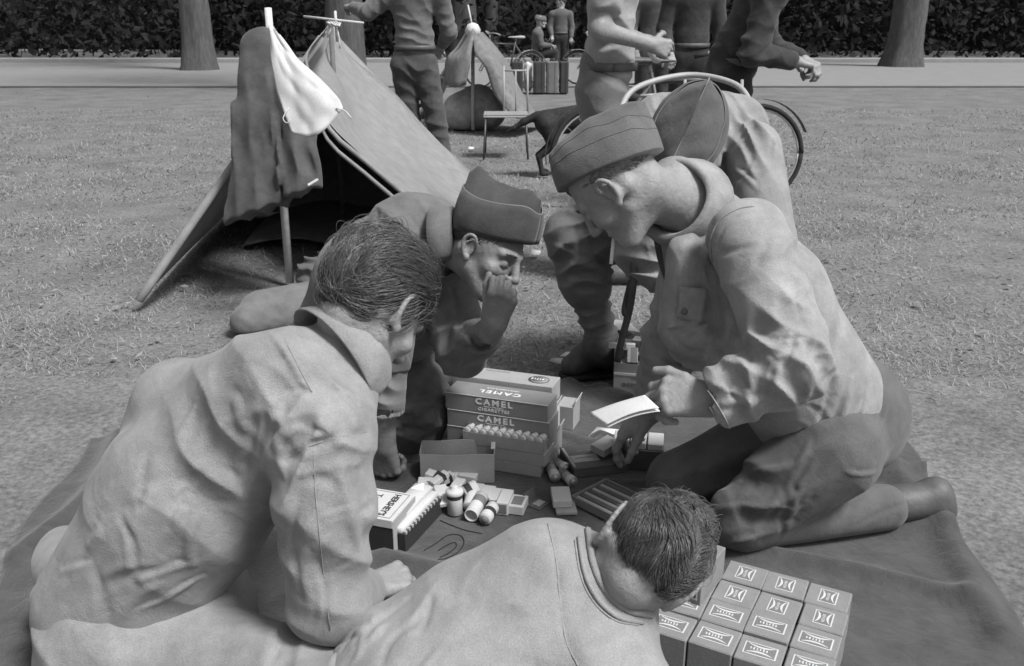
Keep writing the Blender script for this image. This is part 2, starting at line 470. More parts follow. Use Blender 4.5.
def brows(H,m,parent,g=.06):
    for q in(-1,1):
        mb=MB(); r=np.random.default_rng(3)
        for i in range(70):
            t=r.random(); x=q*(.012+.036*t); y=.0965-.0035*t-.010*t*t; z=.026+.010*t-.009*t*t+r.normal()*.0016
            p=H(x,y+.0005,z); e=H(x+q*.007,y-.001,z+.003-.004*t); mb.tube([p,(p+e)/2+H.f*.0008,e],[.0007,.0006,.0002],3,False)
        mb.build('eyebrow',m,parent,True)
def hand(F,w,d,n,side=1,curl=(.5,.5,.5,.5),curl2=None,thumb=(.9,.5,.4),spread=.06,s=1.0,tcurl=.5):
    """w wrist, d towards fingers, n out of the back of the hand; side=+1: thumb at d x n"""
    d=nz(d); n=np.asarray(n,float); n=nz(n-d*(d@n)); t=np.cross(d,n)*side
    off=[.030,.0105,-.0095,-.028]; ln=[(.042,.025,.020),(.046,.029,.021),(.042,.027,.020),(.033,.021,.018)]; kn=[.086,.090,.085,.076]
    rr=[.0092,.0095,.0090,.0080]
    tips=[]
    F.cone(w-d*.03,w+d*.012,.027*s,.026*s,.02,ax=n,sq=.75)
    for i in range(4):
        F.cone(w+(t*off[i]*.55+d*.008)*s,w+(t*off[i]+d*kn[i]-n*.002)*s,.0150*s,.0118*s,.012)
    F.ell(w+(t*.022+d*.035-n*.010)*s,np.array((.014,.028,.013))*s,np.stack([t,d,n],1),.012)
    F.ell(w+(-t*.020+d*.045-n*.008)*s,np.array((.011,.030,.012))*s,np.stack([t,d,n],1),.012)
    for i in range(4):
        p=w+(t*off[i]+d*kn[i]-n*.002)*s; a=0; sp=spread*(1.5-i)
        base=nz(d+t*sp); c=curl[i]; cc=(c,c*1.15,c*.8) if curl2 is None else curl2[i]
        k=.006
        for j in range(3):
            a+=cc[j]; dd=base*math.cos(a)-n*math.sin(a); q=p+dd*ln[i][j]*s
            F.cone(p,q,rr[i]*(1.05-.06*j)*s,rr[i]*(1.0-.09*j)*s,k); 
            F.ell(p+n*.001,np.array([rr[i]*1.09]*3)*s,None,.004); p=q; k=.003
        tips.append(p)
    p=w+(t*.018+d*.018-n*.006)*s; a=thumb[0]
    dd=nz(d*math.cos(a)+t*math.sin(a)-n*thumb[1]); q=p+dd*.044*s; F.cone(p,q,.0150*s,.0120*s,.010)
    d2=nz(dd+(d*.5-t*.1-n*.35)*tcurl); q2=q+d2*.034*s; F.cone(q,q2,.0118*s,.0104*s,.004)
    d3=nz(d2+(d*.5-t*.5-n*.4)*tcurl); q3=q2+d3*.026*s; F.cone(q2,q3,.0106*s,.0085*s,.004); tips.append(q3)
    return tips
def cap(H,m,parent,name='garrison_cap',z0=.045,pitch=0.0,hl=.112,hw=.090,front=.055,back=.070,dip=.022,flap=.056,top=None,cy=-.014,label=None,narrow=.9,open_front=.0,hug=.0,seams=()):
    """crown as a closed parametric shell and an outer folded curtain"""
    nu,nv=72,22; V=[];Fc=[]
    sn=lambda a,p:math.copysign(abs(a)**p,a)
    ph=sum(map(ord,m.name))
    def pt(u,t,off=0):
        c,s_=math.cos(u),math.sin(u)
        L=hl*(1+.02*math.sin(t*3)); w=hw*max(0.0,(1-t**2.2*narrow))+.0
        y=cy+(L+off)*sn(c,.92); x=(w*(1-.25*t*t*abs(c))+off)*sn(s_,.92)
        yy=(y-cy)/hl
        zb=z0+pitch*yy
        hgt=np.interp(yy,[-1.1,-.75,0,.75,1.1],[back*.8,back,(front+back)/2+.01-dip,front,front*.75])
        e=max(0,1-abs(c)**6*t)  
        z=zb+t*hgt*(1+.0)
        n1=.0022*math.sin(5*u+6*t+ph)+.0014*math.sin(11*u-9*t+ph*2); return np.array([x*(1+n1*6*min(1,t*2)),y,z+n1*t])
    for j in range(nv):
        t=(j/(nv-1))
        for i in range(nu): V.append(H(*pt(2*math.pi*i/nu,t)))
    for j in range(nv-1):
        for i in range(nu):
            i2=(i+1)%nu; Fc.append((j*nu+i,j*nu+i2,(j+1)*nu+i2,(j+1)*nu+i))
    Fc.append(tuple(range((nv-1)*nu,nv*nu)))
    Fc.append(tuple(range(nu))[::-1])
    o=mesh_obj(name,V,Fc,m,parent,True)
    if label:o['label']=label
    for ts in seams:
        MB().tube([H(*(pt(2*math.pi*i/nu,ts*(1+.12*math.cos(2*math.pi*i/nu)),.0002))) for i in range(nu+1)],.0009,6).build('cap_seam',m,o,True)
    if flap>0:
        grid=[]
        for i in range(nu+1):
            u=2*math.pi*i/nu; yy=math.cos(u); row=[]
            ft=flap*(1+.22*yy**2*(1 if yy<0 else .6))-open_front*max(0,yy)**12
            for j in range(7):
                t=j/6; p=pt(u,0,0); p=p*(1-hug)+pt(u,min(.97,ft*t/((front+back)/2+.01-dip)),0)*hug
                o_=.0035+.0035*math.sin(t*math.pi*.9)-(1-hug)*.020*t*t*abs(math.sin(u))**.8*.62
                r=np.array([p[0],p[1]-cy,0]); r=r/(np.linalg.norm(r)+1e-9)
                q=p+r*o_; q[2]=pt(u,0,0)[2]-.006+ft*t; q[0]+=.001*math.sin(9*u+5*t); row.append(H(*q))
            grid.append(row)
        mb=MB(); mb.sheet(np.array(grid),.0032); f=mb.build('cap_curtain',m,o,True)
        e=MB(); e.tube([g[-1] for g in grid],.0019,6,False); e.build('cap_piping',MATS.get('piping') or m,o,True)
    return o
def hair(H,m,ms,parent,n=2600,flow=None,length=8,lift=.010,mask=None,rad=.0011,rx=(.0785,.100,.090),cen=(0,-.015,.036),shell=True,seed=1,step=.012,grow=.006,curl=0.0,hres=.003,jit=.05,wave=.12):
    r=np.random.default_rng(seed); rx=np.array(rx); cen=np.array(cen)
    o=None
    if shell:
        F=Field(.01); F.ell(H(*cen),rx*H.s,H.M)
        for c,rr,k in (mask['sub'] if mask else []): F.sub(e_ell(H(*c),np.array(rr)*H.s,H.M),k)
        g=.5
        for c,rr in (mask.get('bulk',[]) if mask else []): F.ell(H(*c),np.array(rr)*H.s,H.M,.03)
        # hair grain as real relief along the flow
        V,Fq=F.mesh(hres); o=mesh_obj('hair',V,Fq,m,parent,True)
    fl=flow
    v=r.normal(size=(n*6,3)); v/=np.linalg.norm(v,axis=1)[:,None]; q=cen+rx*v
    if mask: q=q[mask['root'](q)]
    q=q[:n]; n=len(q)
    wv=lambda a,b,c:np.sin(q[:,0]*a+q[:,1]*b+q[:,2]*c)
    cl=.5*np.sin(q[:,0]*170+1.3*np.sin(q[:,2]*60)+q[:,1]*40)+.5*wv(70,60,30)
    ln=(.55+.45*r.random(n)); lf=lift*(.3+.7*r.random(n)); j=r.normal(size=(n,3))*jit
    j+=np.stack([wv(45,10,30),wv(20,50,-30),wv(-35,25,40)],1)*wave
    L=length; Pp=[];Rr=[]
    for k in range(L):
        e=(q-cen)/rx; e/=np.linalg.norm(e,axis=1)[:,None]; nn=e/rx; nn/=np.linalg.norm(nn,axis=1)[:,None]
        t=np.minimum(1,k/max(1,L-1)/ln)
        h=grow*cl*.5*np.sin(math.pi*np.minimum(1,t*1.1))+lf*np.sin(math.pi*(.12+.75*t))+.0008
        Pp.append((cen+rx*e+nn*h[:,None])@H.M.T*H.s+H.o); Rr.append(rad*np.maximum(.02,1-.6*t)*H.s*(k/max(1,L-1)<=ln*1.001+.1))
        d=fl(q)+j
        if curl: d=d+curl*np.stack([np.sin(k*.9+q[:,1]*60),0*ln,np.cos(k*.9+q[:,0]*50)],1)
        d=d-nn*(d*nn).sum(1)[:,None]; d/=np.linalg.norm(d,axis=1)[:,None]+1e-9
        mv=(k/max(1,L-1)<ln)
        q=np.where(mv[:,None],cen+rx*e+d*step,q)
    Pp=np.array(Pp); Rr=np.array(Rr)  # L,n,3
    T=np.gradient(Pp,axis=0) if L>1 else Pp; T/=np.linalg.norm(T,axis=-1,keepdims=True)+1e-9
    N1=(Pp-H.o); N1-=T*(N1*T).sum(-1,keepdims=True); N1/=np.linalg.norm(N1,axis=-1,keepdims=True)+1e-9; B1=np.cross(T,N1)
    V=np.stack([Pp+Rr[...,None]*(math.cos(a)*N1+math.sin(a)*B1) for a in (math.pi/2,math.pi*7/6,math.pi*11/6)],2) # L,n,3,3
    idx=np.arange(L*n*3).reshape(L,n,3); Fq=[]
    for a in range(3):
        b=(a+1)%3; Fq.append(np.stack([idx[:-1,:,a],idx[:-1,:,b],idx[1:,:,b],idx[1:,:,a]],-1).reshape(-1,4))
    return mesh_obj('hair_strands' if o else 'hair',V.reshape(-1,3),np.concatenate(Fq),ms,o or parent,True)
def fade(H,ms,parent,z1,z0,n=2500,seed=4,ymax=.02):
    mk=dict(root=lambda q:(q[:,2]>z0)&(q[:,2]<z1)&(q[:,1]<ymax))
    o=hair(H,ms,ms,parent,n=n,flow=lambda q:np.array([[0,-.5,-.9]])+0*q,length=3,lift=.0012,mask=mk,rad=.00035,rx=(.0765,.0975,.086),grow=0,step=.0035,shell=False,seed=seed); o.name='hair_fringe'; return o
def person(label,group=None):
    return None
def body_obj(name,F,h,m,label,group=None):
    V,Fq=F.mesh(h); lo=V.min(0); c=np.array([V[:,0].mean(),V[:,1].mean(),max(lo[2],0)])
    o=mesh_obj(name,V,Fq,m,None,True,loc=c); tag(o,label,'person',group); return o
def groove(fld,px,name,m,parent,r=.0012,off=-.0004,sm=3):
    pts=fld.trace_line(px,8)
    if len(pts)<2: return None
    pts=[np.array(p)-FW*off for p in pts]
    return MB().tube(pts,r,6,True).build(name,m,parent,True)
# ---------------------------------------------------------------- palette (greys: the photograph is monochrome film)
skin=mat('skin',.25,.46,.16,45,.45,700,.25,70,spec=.4)
skin_dark=mat('skin_tanned',.20,.45,.16,45,.45,700,.25,70,spec=.4)
c_hbt=cloth('faded_twill',.26,.18); c_hbt2=cloth('light_twill',.235,.16); c_front=cloth('cotton_shirt',.25,.12,crump=.12)
c_dark=cloth('dark_wool',.10,.18); c_mid=cloth('wool_jacket',.135,.15); c_trou=cloth('drill_trousers',.105,.15); c_white=cloth('white_cotton',.52,.04,.15,12,crump=.06)
c_cap=cloth('cap_wool',.115,.12,.2,30,crump=.15); c_cap2=cloth('dark_cap_wool',.062,.14,.2,30,crump=.12); c_cap3=cloth('cap_cotton',.095,.15,.3,30,crump=.2); m_seam1=cloth('felled_seam',.20,.1); m_seam2=cloth('felled_seam_pale',.22,.1)
mat('piping',.17,.8); m_seam=mat('seam_thread',.12,.9); m_hole=mat('dark_gap',.02,.95)
m_hair=mat('hair_base',.05,.5,.3,60,.5,200,.5,80,stretch=(1,1,1)); m_hair2=mat('hair_brown',.095,.36,.35,90,spec=.6); m_hair_d=mat('hair_dark',.055,.4,.4,90,spec=.6)
leather=mat('boot_leather',.075,.6,.3,30,.3,150,.3,20,spec=.5)

# ================= man at the right, kneeling
def man_right():
    H=Frame(P(617,183,1.80),DV(-.52,-.68,.48),DV(-.79,.61,.02),.96)
    nb=P(682,204,1.88)
    B=Field(.02); head(B,H,nb,nr=.052)
    B.cone(P(675,185,1.88),P(760,280,1.95),.06,.11); B.cone(P(760,280,1.95),P(820,400,2.12),.11,.12)
    # near arm and far arm
    ns=P(748,240,1.74); ne=P(800,366,1.60); nw=P(712,400,1.66)
    fs=P(700,262,2.02); fe=P(672,345,2.10); fw_=P(650,414,2.33)
    B.cone(ns,ne,.05,.04); B.cone(ne,nw,.04,.027); B.cone(fs,fe,.05,.04); B.cone(fe,fw_,.038,.026)
    B.cone(ns,P(760,280,1.95),.05,.08,.04); B.cone(fs,P(760,280,1.95),.05,.08,.04)
    d=nz(P(655,402,1.67)-nw)
    hand(B,nw,nz(P(660,396,1.69)-nw),DV(.05,.45,-.9),side=1,curl=(.75,.85,.9,.95),thumb=(.55,-.1,.3),tcurl=.5)
    hand(B,fw_,nz(P(612,437,2.40)-fw_),DV(-.35,.80,-.35),side=-1,curl2=[(.50,.45,.3),(.55,.55,.35),(.70,.75,.5),(.85,.9,.6)],thumb=(.5,.45,.3),tcurl=.2,spread=.08,s=1.06)
    man=body_obj('person',B,.0024,skin,'man kneeling at the right in pale jacket and side cap with a cigarette, holding paper','soldiers gathered round the blanket')
    # jacket
    J=Field(.03)
    side=nz(np.cross(P(820,400,2.12)-P(700,200,1.9),FW))
    J.cone(nb+(nb-H.o)*.12,P(752,300,1.95),.068,.15,.05,ax=FW,sq=.95); J.cone(P(752,300,1.95),P(818,405,2.12),.15,.158,.05)
    J.cone(P(690,232,1.90),P(700,330,1.96),.050,.080,.05); J.cone(P(684,250,1.83),P(682,330,1.88),.034,.050,.03); J.cone(P(672,244,1.93),P(676,320,1.96),.022,.040,.02)
    J.cone(ns,P(792,352,1.61),.082,.070,.03); J.cone(P(790,366,1.60),nw+(ne-nw)*.20,.074,.060,.02)
    J.cone(nw+(ne-nw)*.24,nw+(ne-nw)*.045,.060,.055,.01,flat=True)
    J.cone(fs,fe,.085,.070,.03); J.cone(fe,fe+(fw_-fe)*.45,.072,.060,.02); J.cone(fe+(fw_-fe)*.4,fe+(fw_-fe)*.72,.060,.056,.01,flat=True)
    J.sub(e_cone(nw+(ne-nw)*.17,nw-(ne-nw)*.1,.048,.050,flat=True),.003); J.sub(e_cone(fe+(fw_-fe)*.62,fe+(fw_-fe)*.9,.044,.048,flat=True),.003)
    J.sub(e_cone(H(0,-.03,-.045),nb,.070,.066,flat=True),.01)
    # chest opening
    C=[(713,215),(735,225),(754,245)]
    F=J.fold
    F(P(790,365,1.55),.13,DV(.5,.6,0),.05,.010); F(P(750,370,1.6),.10,DV(.9,.3,0),.045,.008,seed=3)
    F(P(690,350,2.05),.14,DV(.2,.9,0),.055,.014,seed=5); F(P(720,290,1.85),.12,DV(.8,.3,.2),.07,.008,seed=8); F(P(775,260,1.7),.12,DV(.5,-.7,0),.08,.007,seed=9)
    F(P(700,240,1.85),.10,DV(.9,-.2,0),.05,.006,seed=10); F(P(740,340,1.95),.2,DV(.5,.5,.3),.09,.010,seed=12)
    for px,w,a in [([(712,222),(706,250),(714,290),(722,330)],.006,-.012),([(754,212),(728,222),(716,250),(722,290),(740,335)],.0035,-.006),([(668,330),(690,352),(720,352)],.006,-.008),([(655,350),(680,365),(710,360)],.006,-.008),
                   ([(735,372),(750,392),(754,405)],.005,-.006),([(722,380),(738,402)],.004,-.005),([(690,246),(684,280),(688,330)],.004,-.007),([(728,310),(742,332),(754,336)],.006,-.009)]: J.crease(px,w,a)
    J.crumple(44,(700,210,900,420),54,.007,.0058,ang=50,spread=.6,seed=1); J.crumple(28,(690,340,830,440),36,.0055,.0058,ang=70,spread=.5,seed=2); J.crumple(24,(640,300,700,400),30,.005,.0085,ang=15,spread=.4,seed=3)
    V,Fq=J.mesh(.0038); jk=mesh_obj('jacket',V,Fq,c_hbt,man,True)
    for px in [[(754,206),(738,209),(720,220),(711,238),(712,262),(718,290)],[(692,383),(706,401),(716,419),(724,437)],[(698,378),(713,398),(725,418),(732,434)],[(664,180),(662,200),(664,230)]]:
        groove(J,px,'seam',jk.data.materials[0],jk,.0015)
    # collar: folded stand round the neck
    ax=nz(H(0,-.03,-.06)-nb); Mn=basis(ax,DV(-.3,-1,0))
    grid=[]
    for i in range(25):
        u=i/24*2*math.pi*.86+.55; row=[]
        for (r,z) in [(.066,-.045),(.069,-.01),(.070,.022),(.078,.036),(.087,.028),(.092,-.004),(.100,-.034)]:
            row.append(nb+Mn@np.array([z+.012*math.cos(u*1)+.004*math.sin(3*u),r*math.cos(u),r*math.sin(u)])+ax*.012)
        grid.append(row)
    c=MB().sheet(np.array(grid),.004).build('collar',c_hbt,jk,True)
    # lapel edge hanging open from collar to belly
    und=[[P(652,228,1.90),P(672,236,1.90)],[P(657,258,1.91),P(676,262,1.91)],[P(666,285,1.92),P(680,288,1.92)]]
    MB().sheet(np.array(und),.006,3).build('undershirt',c_dark,jk,True)
    # chest pocket flap
    a,b,c1,d1=[J.trace(*q) for q in[(679,287),(707,289),(700,322),(676,318)]]
    if all(v is not None for v in (a,b,c1,d1)):
        off=-FW*.006
        MB().sheet(np.array([[a+off,(a+b)/2+off*1.5,b+off],[(a+d1)/2+off,(a+b+c1+d1)/4+off*2.2,(b+c1)/2+off],[d1+off*1.3,(c1+d1)/2+off*2.3,c1+off]]),.003,4).build('pocket_flap',c_hbt,jk,True)
        MB().lathe([(.001,0),(.006,0),(.007,.001),(.005,.002),(.001,.002)],(d1*.8+a*.2)-FW*.018+RT*.012,-FW,14).build('button',mat('horn_button',.1,.4),jk,True)
    # trousers
    T=Field(.03)
    hp=P(822,415,2.14); k1=P(676,478,2.26); k2=P(742,514,2.06); T.cone(hp,hp+RT*.05,.16,.15)
    T.cone(P(812,430,2.22),k1,.115,.070,.04); T.cone(P(830,450,2.02),k2,.115,.076,.04)
    z=.062
    f1=k1+np.array([.50,.16,0]); f1[2]=z; f2=k2+np.array([.46,.10,0]); f2[2]=z; k1b=k1.copy(); k1b[2]=max(k1[2]-.02,.06); k2b=k2.copy(); k2b[2]=max(k2[2]-.02,.06)
    T.cone(k1b,k1b+(f1-k1b)*.78,.064,.055,.03); T.cone(k2b,k2b+(f2-k2b)*.78,.066,.055,.03)
    T.fold(P(700,455,2.2),.15,DV(.4,-.9,0),.07,.011,seed=2); T.fold(P(750,490,2.0),.16,DV(.3,-.9,0),.075,.012,seed=4); T.fold(P(690,500,2.1),.1,DV(.9,.3,0),.05,.008,seed=6)
    for px,w,a_ in [([(664,474),(690,452),(725,432)],.012,-.014),([(690,506),(720,520),(754,512)],.008,-.010),([(720,545),(740,535),(754,533)],.008,-.010)]: T.crease(px,w,a_)
    T.crumple(40,(650,420,900,550),46,.007,.0065,ang=25,spread=.5,seed=1)
    V,Fq=T.mesh(.0046); tr=mesh_obj('trousers',V,Fq,c_trou,man,True)
    for f in (f1,f2):
        mb=Field(.02); mb.cone(f-np.array([.14,.02,0]),f+np.array([.02,.0,.012]),.046,.044); mb.cone(f+np.array([.03,0,.03]),f+np.array([.05,0,-.02]),.036,.034); mb.cone(f+np.array([.04,0,-.015]),f+np.array([.0,.0,-.03]),.03,.03,.02); field_obj('boot',mb,.006,leather,man)
    brows(H,m_hair_d,man)
    # short clipped hair
    mk=dict(sub=[((0,.10,-.03),(.075,.085,.085),.004),((0,-.02,-.125),(.2,.2,.085),.004)],root=lambda q:(q[:,2]>-.012-np.where(q[:,1]<-.05,.03,0))&(q[:,1]<.066)&(q[:,2]<.05))
    hair(H,m_hair_d,mat('stubble_hair',.10,.6),man,n=6000,length=3,flow=lambda q:np.array([[0,-.6,-.8]])+0*q,lift=.001,mask=mk,rad=.0004,rx=(.0762,.0967,.0848),grow=.0,step=.003,shell=False)
    H2=Frame(P(604,174,1.80),DV(-.82,-.30,.48),DV(-.33,.93,.0),1.0)
    cap(H2,c_cap,man,z0=0,pitch=.0,hl=.114,hw=.086,front=.094,back=.110,dip=.0,flap=0,narrow=.90,seams=(.50,.78))
    # cigarette
    a=H(.012,.098,-.062); b=P(612,255,1.87); b=a+nz(b-a)*.062
    mb=MB().tube([a,b],.0040,10); mb.build('cigarette',mat('cigarette_paper',.8,.8),None,True)
    tag(bpy.data.objects['cigarette'],'white cigarette hanging from the mouth of the man kneeling at the right','cigarette')
    return nw,fw_
R_nw,R_fw=man_right()

# ================= man at the left, seen from behind
def man_left():
    H=Frame(P(372,307,1.56),DV(.42,-.62,.66),DV(.50,.72,.45),1.0)
    nb=P(349,350,1.56)
    B=Field(.02); head(B,H,nb,nr=.052,es=.95)
    sh=P(318,442,1.47); el=P(324,612,1.54); wr=P(368,588,1.84)
    B.cone(P(310,395,1.52),P(185,510,1.63),.08,.10); B.cone(P(185,510,1.63),P(120,610,1.68),.10,.11)
    B.cone(sh,el,.05,.042); B.cone(el,wr,.04,.028); B.cone(sh,P(250,440,1.56),.05,.08,.04)
    hand(B,wr,DV(.75,.15,.55),np.array([-.1,-.35,.9]),side=-1,curl=(.9,1.0,1.1,1.2),thumb=(.6,.4,.3))
    man=body_obj('person',B,.0024,skin,'bareheaded man at the left seen from behind, leaning on one arm, light shirt','soldiers gathered round the blanket')
    J=Field(.03)
    J.cone(P(280,405,1.54),P(185,500,1.62),.118,.150,.05); J.cone(P(185,500,1.62),P(120,605,1.68),.150,.150,.05)
    J.cone(nb+(nb-H.o)*.12,P(292,408,1.52),.066,.105,.04); J.cone(nb+(nb-H.o)*.2,P(322,430,1.46),.066,.085,.04); J.cone(P(285,378,1.47),P(192,405,1.66),.08,.075,.05)
    J.cone(P(320,432,1.44),P(324,500,1.45),.084,.078,.03); J.cone(P(324,500,1.45),P(328,600,1.50),.080,.066,.03); J.cone(P(330,600,1.50),P(345,600,1.65),.066,.058,.03)
    J.cone(P(345,600,1.65),P(362,591,1.79),.058,.048,.01,flat=True); J.sub(e_cone(P(358,593,1.76),P(375,590,1.86),.040,.044,flat=True),.003)
    J.sub(e_cone(nb+DV(.72,.55,.42)*.10,nb-DV(.72,.55,.42)*.01,.078,.070,flat=True),.012)
    la=P(178,405,1.68); lb=P(120,560,1.85); lc=G(60,600,.08); J.cone(la,lb,.085,.07,.04); J.cone(lb,lc,.068,.055,.03)
    F=J.fold
    F(P(330,560,1.44),.16,DV(.55,.8,0),.085,.006,seed=1); F(P(310,470,1.38),.12,DV(.8,-.5,0),.06,.008,seed=2); F(P(290,350,1.42),.14,DV(.7,.5,0),.08,.006,seed=3)
    F(P(330,620,1.5),.08,DV(.35,.9,.1),.05,.004,seed=4); F(P(220,470,1.5),.2,DV(.5,.5,0),.10,.010,seed=6); F(P(340,400,1.40),.1,DV(.6,.7,0),.05,.007,seed=7)
    for px,w,a in [([(270,397),(290,390),(309,388)],.004,-.007),([(282,462),(310,447),(335,438),(368,432)],.007,-.014),([(285,350),(300,378),(312,392)],.005,.006),
                   ([(330,400),(345,420),(352,440)],.006,-.009),([(342,395),(358,415)],.006,.007),([(285,455),(300,430)],.006,-.008),([(320,640),(326,600),(318,560)],.005,-.006),([(340,470),(352,520),(362,560)],.008,.007),([(300,480),(292,540),(300,600)],.007,-.007)]: J.crease(px,w,a)
    J.crumple(34,(270,420,380,640),50,.0065,.0040,ang=25,spread=.7,seed=1); J.crumple(34,(60,330,300,620),60,.008,.0055,ang=60,spread=.7,seed=2); J.crumple(10,(275,330,370,430),34,.006,.0035,ang=-50,spread=.4,seed=3)
    V,Fq=J.mesh(.0038); jk=mesh_obj('shirt',V,Fq,c_hbt2,man,True)
    for px in [[(272,396),(290,391),(308,388)],[(312,392),(300,370),(285,340)],[(313,450),(316,500),(322,560),(330,630)],[(283,460),(310,446),(340,437),(366,432)]]: groove(J,px,'seam',jk.data.materials[0],jk,.0009)
    ax=DV(.72,.55,.42); Mn=basis(ax,DV(.3,-1,-.2)); grid=[]
    for i in range(25):
        u=i/24*2*math.pi*.88+.3+math.pi; row=[]
        for (r,z) in [(.068,-.03),(.070,.0),(.071,.018),(.077,.028),(.086,.020),(.094,-.008),(.106,-.036)]:
            row.append(nb+Mn@np.array([z+.006*math.cos(u),r*math.cos(u),r*math.sin(u)]))
        grid.append(row)
    MB().sheet(np.array(grid),.004).build('collar',c_hbt2,jk,True)
    T=Field(.03)
    hp=P(128,640,1.66); T.cone(hp,hp+np.array([.06,.06,0]),.16,.16); k=P(345,705,1.46); T.cone(hp+np.array([.05,0,-.02]),k,.12,.085,.04)
    k2=P(60,560,2.15); T.cone(hp+np.array([-.03,.08,0]),k2,.12,.08); T.cone(k2,P(190,560,2.3),.07,.055); T.cone(k,P(250,720,1.30),.07,.055)
    T.fold(P(310,655,1.45),.12,DV(.9,.3,0),.06,.008,seed=1); T.fold(P(100,600,1.7),.2,DV(.5,.7,0),.08,.01,seed=2)
    T.crease([(272,664),(282,640)],.005,-.006); T.crease([(330,664),(338,645)],.004,-.005)
    V,Fq=T.mesh(.0055); mesh_obj('trousers',V,Fq,c_hbt2,man,True)
    mk=dict(sub=[((0,.118,-.045),(.080,.092,.100),.006),((0,-.02,-.165),(.2,.2,.105),.010),((.08,.02,-.03),(.03,.034,.045),.006),((-.08,.02,-.03),(.03,.034,.045),.006)],
            root=lambda q:(q[:,2]>np.where(q[:,1]<-.02,-.052,np.where(q[:,1]<.03,.0,.060)))&(q[:,1]<.088))
    def fl(q):
        return np.stack([.25*np.tanh(q[:,0]/.03)+.1,-1+0*q[:,0],np.where(q[:,2]>.03,-.4,-1.3)],1)
    hair(H,m_hair,m_hair2,man,n=11000,flow=fl,length=9,lift=.012,mask=mk,rad=.0006,rx=(.083,.104,.098),grow=.012,step=.011,wave=.22,jit=.09)
    hair(H,m_hair,m_hair2,man,n=420,flow=fl,length=9,lift=.026,mask=mk,rad=.0005,rx=(.083,.104,.098),grow=.02,step=.011,wave=.4,jit=.3,shell=False,seed=9)
    fade(H,m_hair_d,man,-.040,-.075)
man_left()

